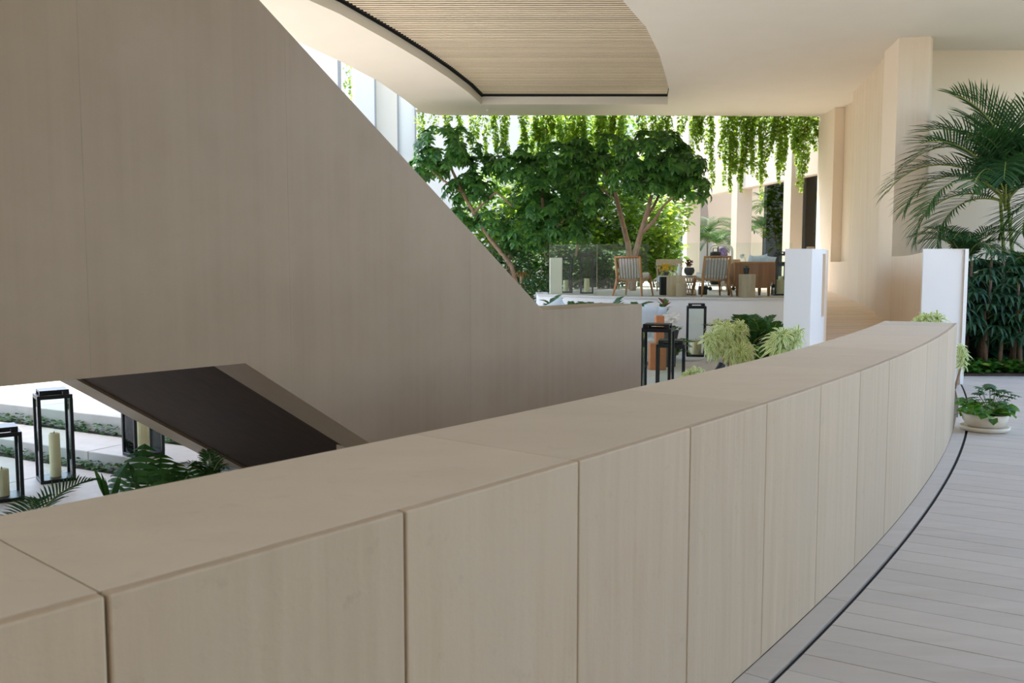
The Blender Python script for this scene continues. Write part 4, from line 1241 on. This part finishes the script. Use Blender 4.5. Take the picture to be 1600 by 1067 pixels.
shrub('garden_shrub', 'sunlit yellow-green shrub behind the twisted trunk', PX(950, 330, 27.6), 1.4, 0.8, 1.5, 1100, 'shrub', 0.26, z0=G0)
shrub('garden_shrub', 'bright low shrub just left of the white plinth', PX(835, 420, 24.9), 0.85, 0.6, 0.8, 620, 'dshrub', 0.14, z0=G0)
shrub('garden_shrub', 'leafy shrub seen through the leftmost glass panel', PX(900, 395, 26.9), 1.3, 0.5, 0.9, 700, 'shrub', 0.23, z0=G0)
shrub('garden_shrub', 'sunlit shrub seen through the glass behind the left chair', PX(972, 405, 27.0), 1.25, 0.5, 0.85, 700, 'shrub', 0.23, z0=G0)
shrub('garden_shrub', 'bright shrub at the foot of the forked trunk right of the left chair', PX(1030, 400, 27.2), 0.75, 0.5, 0.75, 420, 'shrub', 0.25, z0=G0)
shrub('garden_shrub', 'yellow-green broadleaf shrub right of the forked trunk', PX(1038, 345, 26.9), 0.55, 0.5, 0.75, 220, 'vine', 0.24, z0=G0)
shrub('garden_shrub', 'dark bushy shrub below the leaning trunk beside the stair wall', PX(790, 415, 23.8), 0.7, 0.5, 0.7, 460, 'dshrub', 0.15, z0=G0)
shrub('garden_shrub', 'dark low shrub at the foot of the left garden bed', PX(840, 455, 22.3), 0.55, 0.5, 0.42, 380, 'dshrub', 0.12, z0=G0)
shrub('garden_shrub', 'dark shrub behind the two lanterns at the left glass panel', PX(900, 415, 25.2), 1.0, 0.45, 0.75, 520, 'dshrub', 0.2, z0=G0)
shrub('garden_shrub', 'dark shrub behind the tree trunk left of the left chair', PX(955, 420, 25.4), 0.8, 0.4, 0.6, 360, 'dshrub', 0.2, z0=G0)
for x, y, lb in ((795, 370, 'broad dark hedge plant far behind the leaning tree'), (860, 380, 'broad dark hedge plant far behind the middle tree'), (930, 385, 'broad dark hedge plant far behind the twisted trunk'), (995, 360, 'broad dark hedge plant far behind the forked trunk')):
    shrub('hedge_plant', lb, PX(x, y, 29.6), 1.1, 0.5, 1.7, 620, 'dshrub', 0.34, group='hedge plants at the back of the garden', z0=G0)
shrub('garden_shrub', 'tall green shrub far behind the colonnade end', PX(1030, 300, 33.0), 1.4, 0.8, 2.2, 900, 'shrub', 0.3, z0=G0)
shrub('garden_shrub', 'leafy shrub filling the gap behind the middle tree crown', PX(868, 310, 28.0), 1.6, 0.8, 1.4, 1000, 'dshrub', 0.26, z0=G0)
# bromeliads
def bromeliad(loc, s, label, n=34, mat='bromeliad'):
    r = empty('bromeliad', loc); tag(r, label, 'plant', 'bromeliads')
    mb = MB()
    for k in range(n):
        a = k * 2.4; t = k / n
        mb.strap((0, 0, 0.02), (math.cos(a), math.sin(a), 0.4 + 1.8 * t), s * rnd(.8, 1.1), s * 0.16, 0.8)
    mb.build('rosette', mat, r)
    return r
bromeliad(tuple(PX(815, 432, 22.6)), 0.42, 'reddish bromeliad right of the leaning trunk foot')
bromeliad(tuple(PX(942, 438, 25.6)), 0.42, 'brown and cream bromeliad seen through the glass right of the lanterns')
for o in list(bpy.data.objects):
    if o.name.startswith('bromeliad') and o.type == 'EMPTY':
        mb = MB(); d = o.location.z - G0
        mb.tube([(0, 0, 0.05), (0, 0, -d)], 0.05, 7); mb.build('stalk', 'bark', o)

# ---- feather palms
def frond_mesh(name, L, n, ll, arch, mat, droop=0.45, w=0.028):
    mb = MB(); pts = []
    m = 14
    for i in range(m + 1):
        t = i / m; ang = math.radians(78) - arch * t ** 1.3
        if i == 0: pts.append(Vector((0, 0, 0)))
        else: pts.append(pts[-1] + Vector((math.cos(ang), 0, math.sin(ang))) * (L / m))
    mb.tube(pts, [0.013 * (1 - 0.8 * i / m) + 0.002 for i in range(m + 1)], 5, mi=1)
    for k in range(n):
        t = 0.16 + 0.84 * k / (n - 1); f = t * m; i = min(int(f), m - 1); p = pts[i].lerp(pts[i + 1], f - i)
        d = (pts[i + 1] - pts[i]).normalized(); nn = Vector((-d.z, 0, d.x))
        l = ll * math.sin(math.pi * (0.12 + 0.80 * t)) ** 0.7 * rnd(.9, 1.05)
        for s in (-1, 1):
            dir_ = d * (0.45 + 0.45 * t) + Vector((0, s, 0)) * (1.0 - 0.35 * t) + nn * 0.28
            mb.strap(p, dir_, l, w, droop * rnd(.6, 1.2), 3, nrm=nn)
    return mb.mesh(name, [mat, 'yellowstem'])
fr_areca = [frond_mesh('areca_frond', 1.55, 36, 0.66, a, 'palm', dr * 0.75, 0.025) for a, dr in ((1.7, .30), (2.0, .4), (1.4, .25), (2.3, .5))]
fr_small = [frond_mesh('small_frond', 0.95, 26, 0.34, a, 'palm', dr, 0.022) for a, dr in ((1.6, .3), (2.0, .4), (1.2, .25))]
fr_young = [frond_mesh('young_frond', 0.9, 26, 0.28, 2.4, 'youngpalm', .4, 0.022)]
def palm(name, label, loc, h, nf, meshes, sc=1.0, tilt=(0, 0), group='palms', el=(-0.1, 0.7), az=None, canes=1, cat='palm', cane_mat='yellowstem'):
    r = empty(name, loc); tag(r, label, cat, group)
    top = Vector((tilt[0], tilt[1], h))
    for c in range(canes):
        off = Vector((rnd(-.12, .12), rnd(-.12, .12), 0)) * (0 if canes == 1 else 1)
        mb = MB(); mb.tube([off, off * 1.2 + top * 0.5 + Vector((0, 0, 0)), top + off], [0.045, 0.036, 0.026], 8); mb.build('cane', cane_mat, r, True)
    for k in range(nf):
        a = (2 * math.pi * k / nf + rnd(-.25, .25)) if az is None else rnd(*az)
        e = rnd(*el)
        m = Matrix.Translation(top + Vector((0, 0, rnd(-.12, 0.0)))) @ Matrix.Rotation(a, 4, 'Z') @ Matrix.Rotation(e, 4, 'Y') @ Matrix.Scale(sc * rnd(.85, 1.12), 4)
        o = link('frond', R4.choice(meshes), r); o.matrix_local = m
    return r
# the big areca at right, in front of the back wall
big = palm('areca_palm', 'tall areca palm with a wide arching crown before the back wall at right', (8.85, 15.6, 0.03), 2.72, 0, fr_areca, canes=2, tilt=(-0.34, 0))
def set_frond(root, meshes, top, az, el, sc, i=0):
    o = link('frond', meshes[i % len(meshes)], root)
    o.matrix_local = Matrix.Translation(top) @ Matrix.Rotation(math.radians(az), 4, 'Z') @ Matrix.Rotation(math.radians(el), 4, 'Y') @ Matrix.Scale(sc, 4)
    return o
T = Vector((-0.34, 0, 2.72))
FR = ((178, -6, 1.0), (165, 18, 1.1), (195, 10, 1.05), (150, -14, 1.1), (200, 40, 0.95), (172, 48, 0.9), (60, -5, 1.0), (20, 5, 1.05), (-10, -10, 1.1), (-25, 20, 1.0), (100, -16, 1.05), (240, 0, 0.9), (270, 20, 0.8),
      (300, -4, 1.0), (185, -22, 1.1), (330, -14, 1.1), (225, 30, 0.9), (182, 28, 1.0), (160, -30, 1.05), (210, -26, 1.0), (20, -28, 1.1), (188, 58, 0.85))
for i, (az, el, sc) in enumerate(FR):
    set_frond(big, fr_areca, T + Vector((0, 0, -0.07 * (i % 4))), az, el, sc * 1.36, i)
for az, el in ((190, 5), (150, 20)):
    set_frond(big, fr_young, T + Vector((0.05, -0.05, 0.02)), az, el, 0.9)
b2 = palm('areca_palm', 'second areca palm with fronds reaching in from the right picture edge', (9.75, 15.3, 0.03), 2.6, 0, fr_areca, canes=2)
for i, (az, el, sc) in enumerate(((180, 0, 1.2), (165, 20, 1.1), (200, 30, 1.05), (140, 5, 1.1), (220, 14, 1.0), (90, 10, 1.1), (20, 10, 1.1), (185, 48, 1.0), (160, -8, 1.15))):
    set_frond(b2, fr_areca, Vector((0, 0, 2.6 - 0.06 * (i % 3))), az, el, sc * 1.2, i + 1)
palm('areca_palm', 'small areca palm spreading over the low guard wall beside the column', (7.75, 15.4, 0.03), 1.65, 13, fr_small, 1.1, el=(-0.25, 0.35), canes=2)
palm('areca_palm', 'bushy low palm just above the white guard wall face', (8.5, 14.6, 0.03), 1.25, 14, fr_small, 1.1, el=(-0.1, 0.7), canes=3)
palm('areca_palm', 'bushy palm filling the right edge below the tall crown', (9.35, 14.5, 0.03), 1.5, 15, fr_small, 1.15, el=(-0.1, 0.7), canes=3)
palm('areca_palm', 'bushy palm low behind the lady palms', (8.9, 15.2, 0.03), 1.2, 14, fr_small, 1.2, el=(-0.1, 0.6), canes=3)
# colonnade palms
for i, (x, y, Z, h, nf, lb) in enumerate(((1105, 385, 33.2, 1.7, 12, 'feathery palm between the two left colonnade columns'), (1085, 400, 35.0, 1.3, 9, 'low feathery palm beside the leftmost colonnade column'), (1122, 395, 31.8, 1.2, 10, 'palm just left of the middle colonnade column'),
                                     (1160, 390, 30.6, 1.5, 9, 'slender palm right of the middle colonnade column'), (1192, 380, 29.7, 1.7, 11, 'palm behind the first dark window'), (1204, 370, 29.2, 2.3, 8, 'taller palm behind the first dark window'), (1252, 380, 28.2, 2.2, 8, 'palm behind the second dark window'))):
    r_ = ray(x, 400); u_ = r_.x / r_.y; nn_ = 1.75; o_ = C0 + CNn * nn_
    s_ = (u_ * o_.y - o_.x) / (CD.x - u_ * CD.y); q_ = o_ + CD * s_
    palm('court_palm', lb, (q_.x, q_.y, GZ - 0.36), h + 0.75, nf + 3, fr_areca, 0.80, el=(-0.1, 0.7), canes=1, group='colonnade palms', cane_mat='cane')

# ---- lady palms: canes with fan leaves
fan = []
for v in range(4):
    mb = MB()
    mb.tube([(0, 0, 0), (0.10, 0, 0.09), (0.20, 0, 0.12)], 0.005, 4, mi=1)
    n = 8
    for k in range(n):
        a = math.radians(-105 + 210 * k / (n - 1)) + rnd(-.06, .06)
        mb.strap((0.20, 0, 0.12), (math.cos(a), math.sin(a), 0.18), rnd(.30, .38), 0.052, rnd(.5, .9), 4)
    fan.append(mb.mesh('fan_leaf', ['rhapis', 'stem']))
def rhapis(loc, h, label, n=13):
    r = empty('lady_palm', loc); tag(r, label, 'palm', 'lady palms behind the walkway')
    nc = 2
    for c in range(nc):
        dx, dy = rnd(-.12, .12), rnd(-.12, .12); hh = h * (1 - 0.22 * c)
        mb = MB(); mb.tube([(dx, dy, 0), (dx * 1.2, dy, hh * .5), (dx * 1.5, dy, hh)], [0.03, 0.027, 0.018], 7); mb.build('cane', 'cane', r, True)
        for k in range(n // nc):
            t = k / (n // nc); z = hh * (0.58 + 0.42 * t)
            o = link('fan_leaf', R4.choice(fan), r)
            o.matrix_local = Matrix.Translation((dx * 1.4, dy, z)) @ Matrix.Rotation(k * 2.4 + rnd(-.3, .3), 4, 'Z') @ Matrix.Rotation(-0.5 * t + 0.3, 4, 'Y') @ Matrix.Scale(rnd(.9, 1.15), 4)
    return r
RL = ['lady palm nearest the white guard wall face', 'lady palm second from the white guard wall', 'lady palm third from the white guard wall', 'lady palm at the right picture edge',
      'taller lady palm behind the one nearest the guard wall', 'taller lady palm behind the second one from the guard wall', 'taller lady palm in the back row near the right edge', 'back lady palm at the right picture edge', 'short lady palm among the front canes', 'short lady palm at the front near the right edge']
RP = [(6.75, 13.3, 1.25), (7.05, 13.45, 1.35), (7.4, 13.3, 1.3), (7.8, 13.4, 1.35), (6.95, 13.9, 1.65), (7.35, 14.0, 1.7), (7.75, 14.0, 1.7), (8.15, 13.8, 1.6), (7.15, 13.2, 0.9), (7.6, 13.15, 0.95)]
for (x, y, h), lb in zip(RP, RL): rhapis((x, y, 0.03), h, lb, 16)

for x, y, rx, lb in ((7.85, 14.9, 0.5, 'dark undergrowth behind the lady palms beside the guard wall'), (8.3, 14.7, 0.7, 'dark undergrowth behind the middle lady palms'), (9.2, 14.6, 0.7, 'dark undergrowth at the right picture edge')):
    shrub('understory_shrub', lb, (x, y, 0.85), rx, 0.4, 0.9, 620, 'rhapis', 0.30, group='undergrowth behind the lady palms', z0=0.03)
# ---- ground cover (uncountable)
def cover(name, label, pts, zs, n, mat, L, hgt=0.16):
    mb = MB()
    for k in range(n):
        (x0, y0), (x1, y1), wd = R4.choice(pts)
        t = rnd(0, 1); q = Vector((x0 + (x1 - x0) * t + rnd(-wd, wd), y0 + (y1 - y0) * t + rnd(-wd, wd), zs + rnd(0.01, hgt)))
        a = rnd(0, 6.28)
        mb.leaf(q, (math.cos(a), math.sin(a), rnd(-.2, .5)), (rnd(-.4, .4), rnd(-.6, .2), 1), L * rnd(.7, 1.2), L * 0.7, 0.4, 0.15)
    o = mb.build(name, mat); o['kind'] = 'stuff'; o['label'] = label; o['category'] = 'ground cover'
    return o
cover('ground_cover', 'low heart-leaved green ground cover below the lady palms', [((6.5, 13.12), (8.6, 13.0), 0.12), ((6.6, 13.4), (8.6, 13.3), 0.2)], 0.03, 900, 'cover', 0.11, 0.18)
p2 = gpt(S2 - 0.08, 0); 
cover('ground_cover', 'dark creeper filling the strip at the foot of the lowest terrace riser', [(gpt(S2 - 0.08, 2), gpt(S2 - 0.08, 12), 0.05)], -0.68, 900, 'dshrub', 0.07, 0.10)
cover('ground_cover', 'dark creeper filling the strip at the foot of the upper terrace riser', [(gpt(S1 - 0.09, 2), gpt(S1 - 0.09, 14), 0.06)], -0.54, 1100, 'dshrub', 0.08, 0.14)
pA = PX(1165, 560, 14.6); 
cover('ground_cover', 'bright green ground cover behind the variegated shrubs', [((3.75, 14.2), (4.5, 14.0), 0.22)], CZ, 520, 'cover', 0.12, 0.36)

# ---- variegated dracaenas
ros = []
for v in range(3):
    mb = MB(); n = 30
    for k in range(n):
        a = k * 2.4 + rnd(-.2, .2); t = k / n
        mb.strap((0, 0, 0.05 * t), (math.cos(a), math.sin(a), -0.15 + 1.9 * t ** 1.4), rnd(.22, .31), 0.036, rnd(.55, 1.0), 5, mi=0, mi_edge=1)
    ros.append(mb.mesh('leaf_rosette', ['varcore', 'varedge']))
def dracaena(loc, heads, label, stems=3, sc=1.0):
    r = empty('variegated_dracaena', loc); tag(r, label, 'shrub', 'variegated dracaenas')
    L = Vector(loc)
    for k in range(stems):
        hd = Vector(heads[k * len(heads) // stems]) - L
        mb = MB(); mb.tube([(0.05 * k - 0.05, 0, 0), hd * 0.4 + Vector((0, 0, 0.1)), hd * 0.95], [0.016, 0.013, 0.009], 6); mb.build('stem', 'bark', r, True)
    for q in heads:
        d = Vector(q) - L
        o = link('leaf_rosette', R4.choice(ros), r)
        up = Vector((d.x * 0.9 + rnd(-.3, .3), d.y * 0.9 + rnd(-.3, .1) - 0.25, 0.55))
        o.matrix_local = orient(d, up, rnd(0, 6.28), sc * rnd(.85, 1.15))
    return r
hb = []
for k in range(26):
    x = rnd(1108, 1170); y = rnd(506, 552)
    if (x - 1140) ** 2 / 36 ** 2 + (y - 525) ** 2 / 34 ** 2 < 1.0: hb.append(tuple(PX(x, y, 13.6 + rnd(-.3, .35))))
hb += [tuple(PX(x, y, 13.4)) for x, y in ((1152, 556), (1160, 562), (1166, 550), (1112, 545), (1108, 530))]
p = PX(1137, 575, 13.6)
dracaena((p.x, 13.6, CZ), hb, 'large rounded yellow-variegated shrub right of the black lantern', 3)
hb = [tuple(PX(x, y, 11.5 + rnd(-.12, .12))) for x, y in ((1213, 530), (1222, 527), (1228, 538), (1220, 548), (1212, 545), (1236, 530), (1244, 524), (1240, 536), (1208, 538), (1226, 553), (1216, 556))]
p = PX(1222, 575, 11.5)
dracaena((p.x, 11.5, CZ), hb, 'smaller variegated shrub in front of the left white pillar', 3, 0.9)
hb = [tuple(PX(x, y, 10.6)) for x, y in ((1445, 500), (1455, 502), (1464, 500), (1438, 506))]
p = PX(1455, 540, 10.6)
dracaena((p.x, 10.6, 0.0), hb, 'variegated plant tip showing above the far parapet end', 2, 0.8)
hb = [tuple(PX(x, y, 11.6)) for x, y in ((1503, 560), (1504, 552), (1502, 570), (1500, 545))]
p = PX(1501, 590, 11.6)
dracaena((p.x - 0.02, 11.6, 0.0), hb, 'pale variegated plant peeking out right of the parapet end', 1, 0.6)
p = PX(1085, 588, 9.9)
dracaena((p.x, 9.9, CZ), [tuple(PX(x, y, 9.9)) for x, y in ((1081, 588), (1088, 585), (1076, 592), (1092, 590))], 'small pale green plant between the lanterns and the parapet', 1, 0.7)

# ---- ferns and mixed plants along the terrace front
fernf = [frond_mesh('fern_frond', 0.62, 20, 0.17, a, 'fern', .2, 0.034) for a in (1.3, 1.7, 2.1)]
def fern(loc, n, sc, label, el=(-0.45, 0.12)):
    r = empty('fern', loc); tag(r, label, 'fern', 'ferns along the terrace front')
    for k in range(n):
        o = link('frond', R4.choice(fernf), r)
        o.matrix_local = Matrix.Rotation(2 * math.pi * k / n + rnd(-.3, .3), 4, 'Z') @ Matrix.Rotation(rnd(*el), 4, 'Y') @ Matrix.Scale(sc * rnd(.85, 1.15), 4)
    return r
for x, Z, sc, lb in ((1188, 15.6, 1.5, 'dark green fern behind the bright ground cover, left of the white pillar'), (1155, 16.2, 1.45, 'fern behind the large variegated shrub'), (1206, 15.0, 1.35, 'fern nearest the left white pillar'), (1172, 15.2, 1.25, 'fern between the variegated shrubs')):
    p = PX(x, 545, Z); fern((p.x, Z, CZ), 13, sc, lb)
for x, Z, lb in ((862, 18.9, 'fern tips over the low stair wall, leftmost'), (893, 18.4, 'fern tips over the low stair wall, second from left'), (915, 18.2, 'fern tips over the low stair wall, third from left'), (935, 18.0, 'fern tips over the low stair wall, fourth from left'), (958, 17.6, 'fern tips over the low stair wall, fifth from left'), (995, 17.4, 'fern tips just left of the croton')):
    p = PX(x, 490, Z); r = fern((p.x, Z, CZ + 0.52), 9, 0.85, lb, (-.5, .0))
    mb = MB(); mb.lathe([(0.13, -0.52), (0.17, 0.0), (0.14, 0.0)], 14); mb.build('pot', 'greypot', r)
p = PX(1058, 520, 15.6); fern((p.x - 0.05, 15.6, CZ), 12, 0.8, 'leafy fern beside the white flowers')
# croton with broad red-veined leaves
p = PX(1037, 490, 15.9); cr = empty('croton', (p.x, 15.9, CZ)); tag(cr, 'croton with broad green and dark red leaves behind the white flowers', 'plant')
mb = MB(); mb.tube([(0, 0, 0), (0.01, 0, 0.6), (0, 0, 1.0)], [0.02, 0.016, 0.012], 6); mb.build('stem', 'bark', cr)
for k in range(13):
    a = k * 2.4; mb = MB(); t = k / 13
    mb.leaf((0, 0, 0.78 + 0.2 * t), (math.cos(a), math.sin(a), 0.3 + 1.1 * t), (0, 0, 1), 0.24, 0.10, 0.35)
    mb.build('leaf', 'croton' if k % 4 else 'burgundy', cr)

# ---- planter bowl on the walkway
pb = empty('planter_bowl', tuple(onz(1538, 672, 0.0))); pb.location.z = 0.0; tag(pb, 'round cream concrete bowl of leafy plants on a saucer beside the parapet end', 'planter')
mb = MB(); mb.lathe([(0.20, 0.0), (0.222, 0.02), (0.228, 0.045), (0.212, 0.048), (0.17, 0.03)], 32, cap1=True); mb.build('saucer', 'bowl', pb, True)
mb = MB(); mb.lathe([(0.13, 0.03), (0.17, 0.06), (0.20, 0.11), (0.210, 0.165), (0.198, 0.168), (0.19, 0.15)], 32); mb.build('bowl', 'bowl', pb, True)
mb = MB(); mb.lathe([(0.188, 0.145), (0.10, 0.15)], 24); mb.build('soil', 'soil', pb)
mb = MB()
for k in range(130):
    a = rnd(0, 6.28); rr_ = 0.21 * math.sqrt(rnd(0, 1)); b3 = a + rnd(-.8, .8)
    mb.leaf((rr_ * math.cos(a), rr_ * math.sin(a), 0.16 + rnd(0, .11)), (math.cos(b3), math.sin(b3), rnd(-.5, .7)), (rnd(-.4, .4), rnd(-.6, .2), 1), rnd(.08, .13), .085, .4)
mb.build('trailing_leaves', 'cover', pb)
lob = []
mb = MB()
mb.tube([(0, 0, 0), (0.05, 0, 0.10), (0.13, 0, 0.19)], 0.003, 4, mi=1)
for k in range(9):
    a = math.radians(-120 + 240 * k / 8)
    mb.leaf((0.13, 0, 0.19), (math.cos(a) , math.sin(a), 0.1), (0, 0, 1), 0.05 + 0.04 * math.cos(a / 2), 0.026, 0.5)
lobm = mb.mesh('lobed_leaf', ['fern', 'stem'])
for k in range(22):
    o = link('lobed_leaf', lobm, pb); az = rnd(-1.4, 2.4)
    o.matrix_local = Matrix.Translation((0.03 * math.cos(az) + 0.05, 0.03 * math.sin(az), 0.17)) @ Matrix.Rotation(az, 4, 'Z') @ Matrix.Rotation(rnd(-.45, .35), 4, 'Y') @ Matrix.Scale(rnd(.75, 1.1), 4)

# ---- plants rising between the parapet and the stair at left
def spiky(loc, n, L, label, mat='dshrub', w=0.035):
    r = empty('yucca', loc); tag(r, label, 'plant')
    for k in range(n):
        a = rnd(0, 6.28)
        mb = MB(); mb.strap((0, 0, 0), (math.cos(a) * .32, math.sin(a) * .32, 1), L * rnd(.75, 1.05), w, 0.05, 4, nrm=(math.cos(a + 1.5), math.sin(a + 1.5), 0))
        mb.build('leaf', mat, r)
    return r
p = PX(172, 765, 5.6); spiky((p.x, 5.6, p.z - 0.12), 11, 0.30, 'dark spiky yucca leaves behind the parapet left of the monstera')
yk = bpy.data.objects['yucca']
mb = MB(); mb.tube([(0, 0, 0.02), (0, 0, GROUND_Z + 0.06 - yk.location.z)], 0.03, 7); mb.build('cane', 'cane', yk)
def monstera_leaf(mb, L, W):
    """broad leaf cut into lobes, in the local xy plane, drooping"""
    n = 6
    for s in (-1, 1):
        for k in range(n):
            t0 = k / n; t1 = (k + 0.78) / n
            def w(t): return W * 0.5 * math.sin(math.pi * (0.10 + 0.86 * t)) ** 0.6
            def P(t, f): return (L * t + 0.25 * L * f * (1 - t) * 0.3, s * w(t) * f, -0.25 * L * t * t - 0.12 * f * f * W)
            b = len(mb.v)
            mb.v += [P(t0, 0), P((k + 1) / n, 0), P(t1, .55), P(t0 + .02, .55), P(t1 - .02, 1), P(t0 + .05, 1)]
            for f in ((0, 1, 2, 3), (3, 2, 4, 5)):
                mb.face([b + i for i in (f if s > 0 else f[::-1])])
mon = empty('monstera', (PX(235, 770, 6.1).x, 6.1, GROUND_Z + 0.06)); tag(mon, 'monstera with glossy split leaves under the stair behind the parapet', 'plant')
for x, y, az, el, L in ((200, 722, 240, 40, .24), (226, 693, 265, 50, .27), (252, 708, 290, 40, .24), (236, 722, 270, 55, .24), (275, 722, 300, 40, .22), (305, 720, 310, 40, .20), (212, 738, 250, 50, .22), (262, 738, 280, 50, .22), (325, 728, 320, 40, .19), (290, 736, 300, 45, .20)):
    q = PX(x, y, 6.1 + rnd(-.15, .15)) - mon.location
    mb = MB(); monstera_leaf(mb, L, L * 0.95); o = mb.build('leaf', 'dshrub', mon)
    o.matrix_local = Matrix.Translation(q) @ Matrix.Rotation(math.radians(az), 4, 'Z') @ Matrix.Rotation(math.radians(el), 4, 'Y')
    mb = MB(); mb.tube([(rnd(-.05, .05), 0, 0), q * 0.6 + Vector((0, 0, q.z * .15)), q], 0.006, 5); mb.build('petiole', 'stem', mon)
p = PX(330, 742, 6.0)
palm('understair_palm', 'narrow-leaved palm at the right end of the plants under the stair', (p.x, 6.0, GROUND_Z + 0.06), p.z - GROUND_Z - 0.10, 9, fr_small, 0.34, el=(-.4, .3), group=None, cane_mat='cane')
p = PX(30, 836, 4.6)
palm('understair_palm', 'sunlit palm with shiny fronds at the left edge behind the parapet', (p.x, 4.6, GROUND_Z + 0.06), p.z - GROUND_Z - 0.06, 10, fr_small, 0.52, el=(0.1, .8), group=None, cane_mat='cane')
